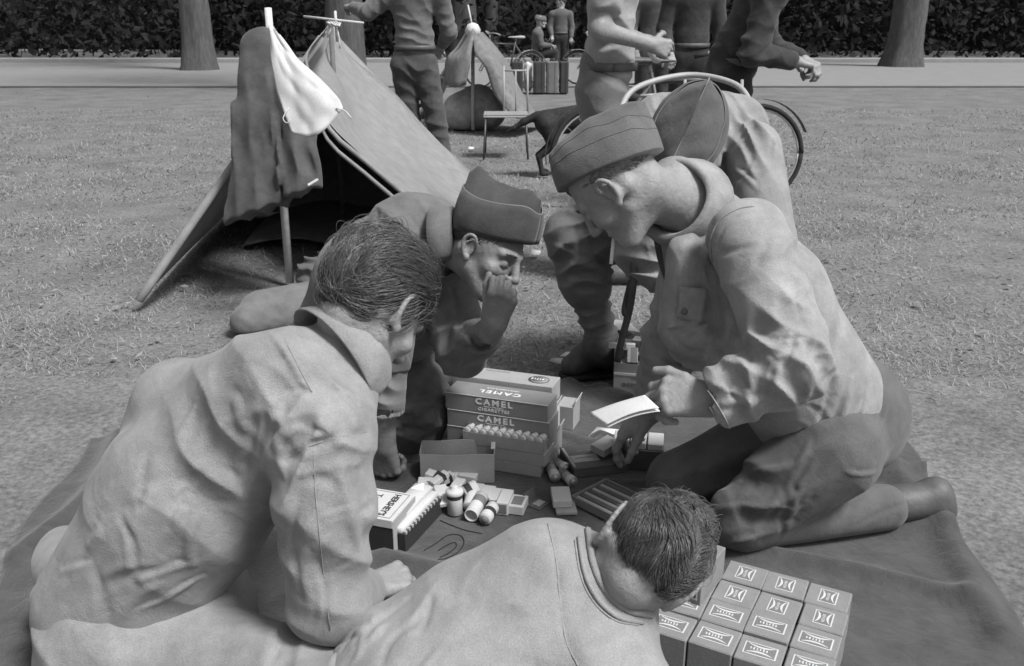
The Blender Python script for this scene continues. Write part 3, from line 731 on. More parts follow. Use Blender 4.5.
# ================= man in the middle with dark cap, hand at his mouth
def man_mid():
    H=Frame(P(487,250,2.2),DV(.74,-.52,-.42),DV(.46,.85,-.24),.94)
    nb=P(449,244,2.31)
    B=Field(.02); head(B,H,nb,nr=.052)
    s1=P(398,262,2.28); e1=P(384,362,2.24); w1=P(384,445,2.34)
    s2=P(440,272,2.48); e2=P(462,352,2.30); w2=P(494,324,2.10)
    B.cone(P(430,255,2.36),P(385,300,2.55),.09,.12); B.cone(P(385,300,2.55),P(350,350,2.72),.12,.13)
    B.cone(s1,e1,.05,.042); B.cone(e1,w1,.041,.027); B.cone(s2,e2,.05,.04); B.cone(e2,w2,.038,.026)
    hand(B,w1,DV(.05,-.8,.35),DV(-.3,.2,-.9),side=1,curl=(1.0,1.05,1.1,1.2),thumb=(.4,.4,.3))
    hand(B,w2,nz(P(505,292,2.05)-w2),DV(.25,.25,-.93),side=-1,curl=(1.1,1.2,1.25,1.3),thumb=(.4,.6,.3),s=.92)
    man=body_obj('person',B,.0024,skin_dark,'crouching man in dark cap behind the cartons, holding his hand to his mouth','soldiers gathered round the blanket')
    J=Field(.03)
    J.cone(P(418,246,2.38),P(388,290,2.52),.14,.20,.05); J.cone(P(388,290,2.52),P(350,345,2.70),.20,.18,.05)
    J.cone(P(405,240,2.32),nb+(nb-H.o)*.12,.105,.068,.05)
    J.cone(s1,P(385,350,2.24),.088,.070,.03); J.cone(P(385,345,2.24),P(384,368,2.25),.068,.066,.01,flat=True)
    J.cone(s2,e2,.088,.070,.03); J.cone(e2,e2+(w2-e2)*.72,.066,.052,.01,flat=True); J.sub(e_cone(e2+(w2-e2)*.62,e2+(w2-e2)*.95,.042,.046,flat=True),.003)
    J.sub(e_cone(H(0,-.03,-.045),nb,.068,.064,flat=True),.012)
    F=J.fold
    F(P(420,235,2.2),.15,DV(.6,.6,0),.07,.010,seed=2); F(P(465,340,2.25),.12,DV(.5,-.8,0),.05,.012,seed=3); F(P(400,290,2.2),.15,DV(.8,.2,0),.07,.010,seed=4)
    for px,w,a in [([(425,232),(440,252),(447,270)],.008,-.012),([(408,215),(428,240)],.007,-.007),([(452,290),(462,330),(480,345)],.008,-.014),([(445,300),(450,345)],.008,-.012)]: J.crease(px,w,a)
    J.crumple(40,(360,200,500,380),36,.006,.0065,ang=60,spread=.8,seed=1)
    V,Fq=J.mesh(.0044); jk=mesh_obj('jacket',V,Fq,c_mid,man,True)
    ax=DV(.85,.15,-.3); nb=P(451,240,2.27); Mn=basis(ax,DV(.6,-.6,-.5)); grid=[]
    for i in range(25):
        u=i/24*2*math.pi*.86+2.0; row=[]
        for (r,z) in [(.066,-.03),(.067,.0),(.068,.016),(.073,.024),(.080,.016),(.085,-.010),(.092,-.034)]:
            row.append(nb+Mn@np.array([z+.010*math.cos(u),r*math.cos(u),r*math.sin(u)]))
        grid.append(row)
    MB().sheet(np.array(grid),.004).build('collar',c_mid,jk,True)
    # rolled shirt sleeve below the jacket cuff
    S=Field(.01); S.cone(P(384,366,2.25),P(385,412,2.29),.060,.050,.01,flat=True); S.sub(e_cone(P(385,405,2.28),P(385,430,2.3),.044,.046,flat=True),.003)
    S.fold(P(384,390,2.2),.08,DV(.2,.9,0),.04,.006); field_obj('sleeve',S,.004,cloth('shirt_wool',.2,.1),man)
    # ring on finger
    rp=H(0,0,0)
    T=Field(.04)
    hp=P(352,352,2.74); k1=P(410,402,2.56); T.cone(hp,hp+RT*.06,.15,.15); a1=P(395,412,2.78); a1[2]=.07
    T.cone(hp+RT*.08,k1,.14,.115,.05); T.cone(k1,k1+np.array([-.05,.05,-.10]),.115,.11,.04); T.cone(k1+np.array([0,0,-.09]),a1,.085,.06)
    k2=P(455,372,2.75); k2[2]=.17; T.cone(hp+np.array([.05,.1,.0]),k2,.13,.09); T.cone(k2,k2+np.array([-.15,.3,-.10]),.08,.06)
    T.fold(P(418,390,2.4),.16,DV(.5,.8,0),.08,.016,seed=5)
    for px,w,a in [([(398,432),(420,422),(442,402)],.010,-.012),([(402,395),(425,380),(436,360)],.010,-.012),([(398,415),(424,405),(440,385)],.010,.010)]: T.crease(px,w,a)
    T.crumple(26,(380,340,450,440),36,.007,.008,ang=25,spread=.6,seed=1)
    V,Fq=T.mesh(.005); mesh_obj('trousers',V,Fq,c_dark,man,True)
    for p in (a1,):
        b=Field(.02); b.cone(p+np.array([0,0,.0]),p+np.array([.1,-.06,-.02]),.05,.045); field_obj('boot',b,.006,leather,man)
    brows(H,m_hair_d,man)
    mk=dict(sub=[],root=lambda q:(q[:,2]>-.020+np.where(q[:,1]>0,.03,0))&(q[:,1]<.058)&(q[:,2]<.08))
    hair(H,m_hair_d,m_hair_d,man,n=5000,length=4,flow=lambda q:np.array([[0,-.8,-.9]])+0*q,lift=.004,mask=mk,rad=.0006,rx=(.0765,.097,.085),grow=.001,step=.006,shell=False)
    H2=Frame(P(501,233,2.2),DV(.85,-.28,-.45),DV(.18,.95,-.25))
    cap(H2,c_cap2,man,z0=0,pitch=.0,hl=.106,hw=.086,front=.120,back=.145,dip=.040,flap=.082,open_front=.02,narrow=.95,hug=.3)
man_mid()

# ================= man in front, head bowed away
def man_front():
    H=Frame(P(646,558,1.42),DV(-.07,-.2,.97),DV(.62,.63,.17),.90)
    nb=P(628,572,1.45)
    B=Field(.02); head(B,H,nb,nr=.050,es=1.3)
    ls=P(528,560,1.50); rs=P(600,700,1.36)
    B.cone(P(590,625,1.5),P(470,700,1.47),.09,.12); B.cone(P(470,700,1.47),P(330,790,1.42),.12,.12)
    B.cone(ls,P(540,620,1.5),.05,.07,.04); B.cone(rs,P(580,660,1.45),.05,.07,.04)
    le=P(452,590,1.62); le[2]=.07; lw=P(420,690,1.5); lw[2]=.05
    B.cone(ls,le,.05,.04); B.cone(le,P(520,640,1.70),.038,.028)
    hand(B,P(520,640,1.70),DV(.8,.2,.4),np.array([0,-.2,1]),side=-1)
    re=P(690,790,1.36); re[2]=.08; B.cone(rs,re,.05,.04)
    man=body_obj('person',B,.0026,skin,'bareheaded man in the foreground lying forward on the blanket in a plain light shirt','soldiers gathered round the blanket')
    J=Field(.04)
    J.cone(nb+DV(.75,.5,.25)*.005,P(560,632,1.50),.066,.15,.05); J.cone(P(545,640,1.50),P(440,720,1.46),.165,.175,.06); J.cone(P(440,720,1.46),P(330,800,1.42),.175,.16,.06)
    J.cone(P(548,572,1.50),P(470,625,1.53),.088,.10,.05); J.cone(P(470,625,1.53),P(400,665,1.50),.098,.10,.05)
    J.cone(rs,re,.09,.075,.04); J.cone(P(585,640,1.46),P(610,690,1.38),.10,.09,.05)
    J.sub(e_cone(nb+DV(.75,.5,.25)*.12,nb-DV(.75,.5,.25)*.012,.066,.060,flat=True),.003)
    F=J.fold
    F(P(400,640,1.45),.10,DV(.8,-.6,0),.06,.010,seed=2); F(P(560,600,1.38),.14,DV(.3,.9,0),.11,.003,seed=3); F(P(480,640,1.4),.2,DV(.35,.9,0),.12,.005,seed=4); F(P(620,640,1.35),.1,DV(.8,.4,0),.08,.003,seed=5)
    for px,w,a in [([(355,640),(375,622),(410,598)],.006,-.010),([(380,664),(390,640),(420,615)],.008,-.010),([(430,650),(480,625),(540,612)],.016,-.006),([(450,600),(500,590),(560,585)],.016,-.004)]: J.crease(px,w,a)
    J.crease([(548,524),(556,560),(560,600),(566,640),(578,664)],.004,-.003); J.crumple(26,(350,540,700,666),60,.012,.0014,ang=20,spread=.5,seed=1); J.crumple(10,(340,600,430,666),34,.005,.006,ang=50,spread=.4,seed=2)
    V,Fq=J.mesh(.004); jk=mesh_obj('shirt',V,Fq,c_front,man,True)
    nk=[(588,530),(590,545),(593,562),(600,581),(612,598),(630,611),(652,615)]
    groove(J,nk,'neckband',c_front,jk,.0062,-.001); groove(J,[(x-9,y+7) for x,y in nk],'neckband',c_front,jk,.0042,.0015)
    groove(J,[(x-13,y+10) for x,y in nk],'seam',c_front,jk,.0016)
    groove(J,[(548,524),(556,560),(560,600),(566,640),(578,666)],'seam',c_front,jk,.0014)
    cp=[]
    for q in np.linspace(0,2*math.pi,49):
        ax=DV(.75,.5,.25); Mn=basis(ax,DV(.3,.2,.8)); cp.append(nb+ax*.010+Mn@np.array([0,.0675*math.cos(q),.0675*math.sin(q)]))
    MB().tube(cp,.0058,8).build('neckband',c_front,jk,True)
    T=Field(.04); T.cone(P(335,800,1.42),P(250,880,1.36),.16,.15); q=P(120,900,1.3);q[2]=.1; T.cone(P(250,880,1.36),q,.13,.1); V,Fq=T.mesh(.008); mesh_obj('trousers',V,Fq,c_trou,man,True)
    mk=dict(sub=[((0,.118,-.045),(.080,.092,.100),.006),((0,-.02,-.150),(.2,.2,.115),.010),((.08,.02,-.03),(.03,.034,.045),.006),((-.08,.02,-.03),(.03,.034,.045),.006)],
            root=lambda q:(q[:,2]>np.where(q[:,1]<-.02,-.016,np.where(q[:,1]<.03,.01,.065)))&(q[:,1]<.088))
    def fl(q):
        sw=np.sin(q[:,1]*55+q[:,0]*40+q[:,2]*30); return np.stack([.75*sw-.3*q[:,0]/.07,np.where(q[:,2]>.08,.4,-.1)+.2*sw,np.where(q[:,2]<.09,-.7,0)],1)
    hair(H,m_hair,mat('hair_mid',.085,.42,.5,50,spec=.6),man,n=10000,flow=fl,length=6,lift=.011,mask=mk,rad=.0006,rx=(.080,.101,.091),grow=.014,step=.009,curl=.2,jit=.08)
    hair(H,m_hair,m_hair2,man,n=300,flow=fl,length=6,lift=.022,mask=mk,rad=.0005,rx=(.080,.101,.091),grow=.02,step=.009,wave=.4,jit=.3,shell=False,seed=9)
    fade(H,m_hair_d,man,-.008,-.055)
man_front()

# ================= seated man behind, head bowed, cap towards us
def man_seat():
    H=Frame(P(684,142,2.46),DV(-.38,-.85,.05),DV(-.1,.12,-1),1.02)
    nb=P(700,128,2.68)
    B=Field(.02); head(B,H,nb,nr=.052)
    s1=P(640,140,2.74); e1=P(645,250,2.72); w1=P(676,296,2.66); s2=P(752,150,2.70); e2=P(770,240,2.62); w2=P(722,300,2.5)
    B.cone(P(700,120,2.78),P(712,180,2.95),.10,.13); B.cone(P(712,180,2.95),P(720,222,3.05),.13,.14)
    B.cone(s1,e1,.05,.04); B.cone(e1,w1,.038,.027); B.cone(s2,e2,.05,.04); B.cone(e2,w2,.038,.027)
    hand(B,w1,DV(-.05,-.8,-.3),DV(-.7,.1,-.6),side=-1,curl=(.9,.9,1,1)); hand(B,w2,DV(-.3,-.8,-.3),DV(.5,.3,-.7),side=1,curl=(.8,.8,.9,1))
    man=body_obj('person',B,.003,skin,'man sitting on the metal chair, head bowed so the cap top faces us','soldiers gathered round the blanket')
    J=Field(.03)
    J.cone(P(662,127,2.82),P(735,129,2.82),.105,.105,.05); J.cone(P(700,140,2.86),P(718,200,3.02),.15,.155,.05); J.cone(P(705,122,2.74),P(690,155,2.68),.09,.09,.05)
    J.cone(s1,e1,.095,.090,.03); J.cone(e1,e1+(w1-e1)*.45,.088,.07,.03); J.cone(e1+(w1-e1)*.4,e1+(w1-e1)*.72,.066,.062,.01,flat=True)
    J.cone(s2,e2,.088,.075,.03); J.cone(e2,e2+(w2-e2)*.75,.074,.06,.01)
    F=J.fold
    F(P(735,120,2.65),.14,DV(.9,.4,0),.05,.014,seed=2); F(P(645,260,2.65),.14,DV(.25,.95,0),.05,.016,seed=3); F(P(655,110,2.7),.1,DV(.8,.3,0),.05,.010,seed=4)
    for px,w,a in [([(728,150),(745,135),(754,128)],.006,-.012),([(722,110),(728,130)],.006,-.008),([(712,120),(722,150),(720,165)],.006,-.008)]: J.crease(px,w,a)
    J.crumple(34,(620,90,800,300),30,.006,.0075,ang=70,spread=.8,seed=1)
    V,Fq=J.mesh(.005); jk=mesh_obj('shirt',V,Fq,c_hbt2,man,True)
    # trousers
    T=Field(.04); hp=P(716,226,3.04); k=P(574,236,2.93); T.cone(hp-RT*.07,hp+RT*.07,.155,.155); T.cone(hp-RT*.06,k,.13,.092,.05)
    an=P(598,330,3.02); T.cone(k,k+(an-k)*.5,.093,.086,.03); T.cone(k+(an-k)*.45,k+(an-k)*.60,.083,.06,.03)
    k2=P(770,262,2.72); T.cone(hp+RT*.07,k2,.13,.09,.05); an2=P(775,400,2.85); T.cone(k2,an2,.09,.07)
    T.fold(P(585,250,2.85),.13,DV(.35,-.9,0),.06,.016,seed=3); T.fold(P(600,270,2.9),.08,DV(.1,.95,0),.04,.012,seed=4)
    for px,w,a in [([(575,225),(580,250),(575,275)],.010,-.012),([(590,232),(597,256),(604,270)],.010,-.014),([(568,210),(590,222),(615,240)],.012,.01)]: T.crease(px,w,a)
    T.crumple(14,(550,200,660,300),36,.009,.0050,ang=-60,spread=.6,seed=1)
    V,Fq=T.mesh(.005); mesh_obj('trousers',V,Fq,cloth('drill_dark',.15,.15),man,True)
    L=Field(.01); a=k+(an-k)*.56; L.cone(a,an+np.array([.012,0,-.02]),.064,.054,.01,flat=True,); L.fold((a+an)/2,.2,nz(an-a),.045,.008,seed=2); field_obj('legging',L,.004,cloth('canvas_legging',.15,.2),man)
    ft=P(600,352,3.02); toe=G(572,377,0.0); toe[2]=.042; heel=G(618,372,0);heel[2]=.05; an3=an+np.array([.015,0,-.04]); heel[1]=an3[1]+.06; heel[0]=an3[0]+.05
    Bt=Field(.025); Bt.cone(an3,heel,.056,.045); Bt.cone(an3+np.array([0,0,-.02]),toe+np.array([.05,.04,.022]),.056,.046,.04); Bt.cone(toe+np.array([.06,.05,.012]),toe,.048,.040,.03)
    Bt.add(e_cone(heel,toe,.05,.05),.0) if False else None
    Bt.sub(e_half((0,0,.014),(0,0,1)),.004)
    Bt.fold(toe+np.array([.08,.05,.06]),.05,nz(heel-toe),.022,.006); bt=field_obj('boot',Bt,.003,leather,man)
    So=Field(.01); t2=toe.copy();t2[2]=.012;h2=heel.copy();h2[2]=.012
    ds=nz(h2-t2); So.add(lambda p:np.full(p.shape[:-1],9.,f32),0); So.cone(t2,h2,.047,.043,.01); So.bb.append(t2-.06); So.sub(e_half((0,0,.016),(0,0,-1)),.002); So.sub(e_half((0,0,.001),(0,0,1)),.002); field_obj('boot_sole',So,.003,mat('sole_rubber',.03,.8),bt)
    la=MB()
    dirv=nz(toe-an3); sd=nz(np.cross(dirv,[0,0,1]))
    for i in range(5):
        c=an3+(toe-an3)*(.12+.09*i)+np.array([0,0,.060-.007*i]); la.tube([c-sd*.018,c+np.array([0,0,.008]),c+sd*.018],.0018,5,sm=3)
    la.build('boot_lace',mat('lace',.28,.9),bt,True)
    b2=Field(.02); b2.cone(an2,P(765,425,2.85),.06,.05); q=G(745,430,.045); b2.cone(P(765,425,2.85),q,.05,.045); field_obj('boot',b2,.006,leather,man)
    cap(H,c_cap3,man,z0=.030,pitch=.0,hl=.128,hw=.094,front=.120,back=.120,dip=.004,flap=.05,narrow=.985,hug=1)
    se=MB(); se.tube([H(.0,-.014-.125+.0+.25*t,.030+.122+.004*0) for t in np.linspace(.0,1,12)],.0016,6); se.build('cap_seam',m_seam1,bpy.data.objects.get('garrison_cap.002') or man,True)
man_seat()
# ================= setting
def np_noise(x,y,seed=0,oct=4):
    r=np.random.default_rng(seed); o=0*x; a=1.0; f=1.0
    for k in range(oct):
        for q in range(3):
            th=r.uniform(0,6.28); ph=r.uniform(0,6.28,2); o=o+a*np.sin(f*(x*math.cos(th)+y*math.sin(th))+ph[0]+1.2*np.sin(f*.7*(y*math.cos(th)-x*math.sin(th))+ph[1]))/3
        a*=.5; f*=2.1
    return o
def grass_mat(name,g,lo=.55):
    m=mat(name,g,.95,.32,2.2,.8,60,.6,12); nt=m.node_tree; N=nt.nodes;L=nt.links
    b=N['Principled BSDF']; src=b.inputs['Base Color'].links[0].from_socket
    n=N.new('ShaderNodeTexNoise'); n.inputs['Scale'].default_value=55; n.inputs['Detail'].default_value=8; n.inputs['Roughness'].default_value=.8
    tc=[q for q in N if q.type=='TEX_COORD'][0]; L.new(tc.outputs['Object'],n.inputs['Vector'])
    r=N.new('ShaderNodeMapRange'); r.inputs[1].default_value=.35; r.inputs[2].default_value=.65; r.inputs[3].default_value=lo; r.inputs[4].default_value=1.3; L.new(n.outputs['Fac'],r.inputs[0])
    x=N.new('ShaderNodeMath'); x.operation='MULTIPLY'; L.new(src,x.inputs[0]); L.new(r.outputs[0],x.inputs[1]); L.new(x.outputs[0],b.inputs['Base Color']); return m
m_ground=grass_mat('trodden_grass',.165,.4)
def ground():
    xs=np.concatenate([-np.geomspace(160,6,14),np.linspace(-5.5,5.5,150),np.geomspace(6,160,14)]); ys=np.concatenate([np.linspace(-3,0,4),np.linspace(.3,9,150),np.geomspace(9.5,17,10),[17.6,17.7,30,60,140,300]])
    X,Y=np.meshgrid(xs,ys,indexing='ij'); Z=.012*np_noise(X*2.2,Y*2.2,1)-.014; Z=np.where(Y>17.5,-.03,Z); Z[(X<-0.9)&(Y<0)]=0
    Z=Z*np.where(Y<2.9,.4,1)
    n,m=X.shape; V=np.stack([X,Y,Z],-1).reshape(-1,3); i,j=np.meshgrid(np.arange(n-1),np.arange(m-1),indexing='ij'); a=(i*m+j).ravel()
    o=mesh_obj('ground',V,np.stack([a,a+m,a+m+1,a+1],-1),m_ground); tag(o,None,None,kind='structure')
    r=MB(); y0=G(512,86)[1]; y1=G(512,63)[1]
    r.box(((0),(y0+y1)/2,-.004),(90,(y1-y0)/2,.01)); o=r.build('road',mat('pale_gravel',.20,.95,.1,2,.4,80)); tag(o,None,None,kind='structure')
    k=MB(); k.box((0,y1+.5,.05),(90,.5,.08),bev=.01); o=k.build('kerb',mat('kerb_stone',.24,.9,.15,3)); tag(o,None,None,kind='structure')
ground()
def blades():
    n=190000; r=np.random.default_rng(5)
    Y=2.4+11*r.random(n)**1.7; X=r.uniform(-1,1,n)*(.62*Y+.5)
    keep=~((Y<2.75+.10*np.sin(X*4)) & (np.abs(X)<1.6)); X=X[keep];Y=Y[keep]; n=len(X)
    dens=np_noise(X*3,Y*3,9)+.5*r.normal(size=n)>-.15; X=X[dens];Y=Y[dens];n=len(X)
    th=r.uniform(0,6.28,n); L=r.uniform(.015,.05,n)*np.where(r.random(n)<.12,1.7,1); tilt=r.uniform(.75,1.5,n); w=r.uniform(.0007,.0016,n)*np.clip(Y/3,1,2.6)
    z0=.012*np_noise(X*2.2,Y*2.2,1)*np.where(Y<2.9,.4,1)-.016
    d=np.stack([np.cos(th)*np.sin(tilt),np.sin(th)*np.sin(tilt),np.cos(tilt)],1); s=np.stack([-np.sin(th),np.cos(th),0*th],1)
    b=np.stack([X,Y,z0],1); mid=b+d*L[:,None]*.55; d2=d.copy(); d2[:,2]-=.45; tip=mid+d2*L[:,None]*.5; tip[:,2]=np.maximum(tip[:,2],z0+.004)
    V=np.stack([b-s*w[:,None],b+s*w[:,None],mid+s*w[:,None]*.8,mid-s*w[:,None]*.8,tip+s*w[:,None]*.15,tip-s*w[:,None]*.15],1).reshape(-1,3)
    k=np.arange(n)*6; Fq=np.concatenate([np.stack([k,k+1,k+2,k+3],1),np.stack([k+3,k+2,k+4,k+5],1)])
    m=mat('dry_grass',.24,.8,.7,30); o=mesh_obj('grass',V,Fq,m,None,True); tag(o,'short trodden grass covering the ground around the blanket','grass',kind='stuff')
blades()
def leaves():
    r=np.random.default_rng(15); n=1500; Y=3+14*r.random(n)**1.4; X=r.uniform(-1,1,n)*(.62*Y+.5); c=np.stack([X,Y,.012*np_noise(X*2.2,Y*2.2,1)+.004+r.random(n)*.012],1); a=r.normal(size=(n,3))*[1,1,.25]; a/=np.linalg.norm(a,axis=1)[:,None]; b=np.cross(a,[0,0,1])+r.normal(size=(n,3))*.2; s_=r.uniform(.008,.022,n)[:,None]
    V=np.stack([c-a*s_,c-b*s_*.6,c+a*s_,c+b*s_*.6],1).reshape(-1,3); k=np.arange(n)*4; o=mesh_obj('fallen_leaves',V,np.stack([k,k+1,k+2,k+3],1),mat('dry_leaf',.20,.8,.9,6),None,False); tag(o,'small dry leaves and bits scattered over the grass','leaves',kind='stuff')
leaves()
def woods():
    r=np.random.default_rng(11); mb=MB()
    # a deep mass of leafy undergrowth behind the road: many leaf-clump faces through its volume
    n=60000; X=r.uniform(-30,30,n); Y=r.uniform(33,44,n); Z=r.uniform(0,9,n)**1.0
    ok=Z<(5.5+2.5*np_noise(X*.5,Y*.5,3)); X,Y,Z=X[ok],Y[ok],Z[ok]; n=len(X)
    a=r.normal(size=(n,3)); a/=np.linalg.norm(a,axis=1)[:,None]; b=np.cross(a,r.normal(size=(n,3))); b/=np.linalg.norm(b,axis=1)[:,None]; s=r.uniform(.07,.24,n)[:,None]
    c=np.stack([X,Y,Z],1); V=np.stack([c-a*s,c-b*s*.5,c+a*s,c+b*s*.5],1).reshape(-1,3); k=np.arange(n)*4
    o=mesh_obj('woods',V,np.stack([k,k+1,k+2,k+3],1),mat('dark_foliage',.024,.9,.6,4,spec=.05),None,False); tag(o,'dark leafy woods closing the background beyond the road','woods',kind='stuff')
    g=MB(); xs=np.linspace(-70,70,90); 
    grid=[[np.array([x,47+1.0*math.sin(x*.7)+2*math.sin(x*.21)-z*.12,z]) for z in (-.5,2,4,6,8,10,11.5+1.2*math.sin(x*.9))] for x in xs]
    g.sheet(np.array(grid),1.5); o=g.build('hillside',mat('shaded_hill',.012,.95,.5,.6),None,True); tag(o,None,None,kind='structure')  # near-black backing sheet behind the leaf mass
woods()
bark=mat('bark',.085,.95,.4,6,.9,60,1.0,14,stretch=(3,3,.6))
def tree(x,d,wpx,label,h=9,seed=0):
    r=np.random.default_rng(seed); b=P(x,40,d); R=wpx/2/F_*d; b[2]=0
    root=empty('tree',b,label,'tree','trees along the road')
    V=[];Fc=[];n=28; zs=np.linspace(-.1,h,40)
    for i,z in enumerate(zs):
        for j in range(n):
            a=2*math.pi*j/n; rr=R*(1-.4*max(z,0)/h+.35*math.exp(-max(z,0)*3))*(1+.05*math.sin(a*5+z*.8)+.03*math.sin(a*13+z*2)+.02*r.normal()); V.append(b+np.array([rr*math.cos(a)+.04*math.sin(z),rr*math.sin(a),z]))
    for i in range(len(zs)-1):
        for j in range(n): Fc.append((i*n+j,i*n+(j+1)%n,(i+1)*n+(j+1)%n,(i+1)*n+j))
    mesh_obj('trunk',V,Fc,bark,root,True)
    mb=MB()
    for q in range(7):
        a=r.uniform(0,6.28); z=h*r.uniform(.45,.95); p0=b+np.array([0,0,z]); p1=p0+np.array([math.cos(a)*1.2,math.sin(a)*1.2,.9]); p2=p1+np.array([math.cos(a+.4)*1.2,math.sin(a+.4)*1.2,.8]); mb.tube([p0,p1,p2],[R*.4,R*.25,R*.08],7,sm=3)
    mb.build('limbs',bark,root,True)
    m=3000; c=r.normal(size=(m,3))*np.array([1.7,1.7,1.1])+b+np.array([0,0,h+1]); a=r.normal(size=(m,3)); a/=np.linalg.norm(a,axis=1)[:,None]; bb=np.cross(a,r.normal(size=(m,3))); bb/=np.linalg.norm(bb,axis=1)[:,None]
    V=np.stack([c-a*.09,c-bb*.05,c+a*.09,c+bb*.05],1).reshape(-1,3); k=np.arange(m)*4; mesh_obj('crown',V,np.stack([k,k+1,k+2,k+3],1),mat('leaf',.06,.7,.4,5),root,False)
tree(343,16,38,'thick rough-barked tree standing just behind the peak of the near tent',seed=1)
tree(463,33,26,'slim dark tree above the peak of the small far tent',seed=2)
tree(490,34,14,'thin trunk just right of the far tent peak, in front of the woods',seed=3)
tree(196,24,30,'tree in the shade at the far left of the camp',seed=4)
tree(905,26,34,'tree at the far right of the camp beyond the road',seed=5)

# ---------------------------------------------------------------- tents
canvas=cloth('tent_canvas',.22,.12,.35,7,crump=.4,cs=3); canvas2=cloth('old_canvas',.16,.2,.5,6,crump=.8,cs=4); wood=mat('pale_wood',.48,.8,.2,30); wood_d=mat('weathered_wood',.12,.8,.3,20); rope=mat('rope',.5,.9)
def near_tent():
    A=P(325,33,4.3); A2=P(333,31,6.3)
    t=empty('tent',(A[0],A[1]+1,0),'near canvas shelter tent with a smooth pale side and dark open mouth','tent','tents of the camp')
    def side(B,B2,name,sag):
        g=[]
        for i in range(9):
            u=i/8; row=[]
            for j in range(9):
                v=j/8; a=A*(1-v)+A2*v; b=B*(1-v)+B2*v
                if j==0: a=A.copy()
                p=a*(1-u)+b*u; n_=nz(np.cross(B-A,A2-A)); p=p-n_*sag*math.sin(math.pi*u)*math.sin(math.pi*min(1,v*1+.0))*.10+np.array([0,0,-.05*math.sin(math.pi*v)*(1-u)])
                p=p+n_*.008*math.sin(v*16)*(1-u)
                row.append(p)
            g.append(row)
        return MB().sheet(np.array(g),.004,2).build(name,canvas,t,True)
    near=smooth_line([np.array(q,float) for q in [(324,31,4.25),(303,60,4.15),(314,84,4.1),(330,128,4.0),(366,160,3.95),(405,193,3.9),(470,250,3.88)]],3); far=[np.array(q,float) for q in [(331,29,6.2),(498,203,6.15)]]
    g=[]
    for i,a in enumerate(near):
        u=i/(len(near)-1); b=far[0]*(1-u)+far[1]*u; row=[]
        for v in np.linspace(0,1,12):
            q=a*(1-v)+b*v; p=P(*q)+DV(.6,.6,-.4)*(.028*math.sin(v*17+u*5)*(1-u)**1.5+.012*math.sin(v*9+u*14)+.006*math.sin(v*31)*(1-u)-.05*math.sin(math.pi*u)*math.sin(math.pi*v)); row.append(p)
        g.append(row)
    MB().sheet(np.array(g),.004,2).build('canvas_side',canvas,t,True)
    B=P(470,250,3.88); hemline=[P(*q)+np.array([0,-.01,-.005]) for q in near[8:]]
    B3=G(140,300,.03); B4=G(222,215,.02); side(B3,B4,'canvas_side',-1)
    # rolled hem along the opening, small apex flap
    m=MB(); m.tube(hemline,.011,8); m.tube([p+np.array([-.01,-.01,-.045]) for p in hemline],.009,8)
    m.build('rolled_hem',canvas,t,True)
    m=MB(); m.tube([A+(B3-A)*q+np.array([.0,-.012,0]) for q in np.linspace(.02,1,9)],.018,8,sm=2); m.build('rolled_hem',canvas,t,True)
    b=P(331,31,5.0); b2=b.copy(); b2[2]=0; MB().tube([b2,b+np.array([.0,0,.06])],.014,10).build('tent_pole',wood_d,t,True)
    b2=A2.copy(); b2[2]=0; MB().tube([b2,A2+np.array([0,0,.06])],.014,10).build('tent_pole',wood_d,t,True)
    m=MB(); m.tube([A+np.array([-.10,.02,.075]),A+np.array([.19,-.02,.045])],.006,6); m.tube([A+np.array([.055,0,-.04]),A+np.array([.055,0,.10])],.007,6); m.build('cross_stick',wood,t,True)
    m=MB()
    for k in range(5): m.tube([A+np.array([.05+.03*math.cos(q+k),-.02+.03*math.sin(q),.04+.01*math.sin(2*q+k)]) for q in np.linspace(0,6,9)],.0035,5)
    m.tube([A+np.array([.05,-.03,.05]),A+np.array([.07,-.04,.0]),A+np.array([.075,-.04,-.07])],.004,5,sm=3); m.tube([A+np.array([.05,-.03,.05]),A+np.array([.02,-.05,-.02])],.004,5); m.build('rope_knot',rope,t,True)
    g=[[A2*(1-u)+(G(222,215,.02)*(1-v)+G(498,203,.02)*v)*u+np.array([.0,.03*math.sin(6*v),0]) for v in np.linspace(0,1,9)] for u in np.linspace(0,1,9)]
    MB().sheet(np.array(g),.004,1).build('canvas_end',canvas,t,True)  # rear canvas added to shut light out of the tent
    # dark bedding sheet added on the floor to deepen the tent's inner darkness
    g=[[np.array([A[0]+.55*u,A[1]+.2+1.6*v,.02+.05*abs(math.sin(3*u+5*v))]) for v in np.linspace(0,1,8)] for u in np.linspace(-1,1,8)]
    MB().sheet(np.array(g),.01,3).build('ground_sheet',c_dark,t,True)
near_tent()
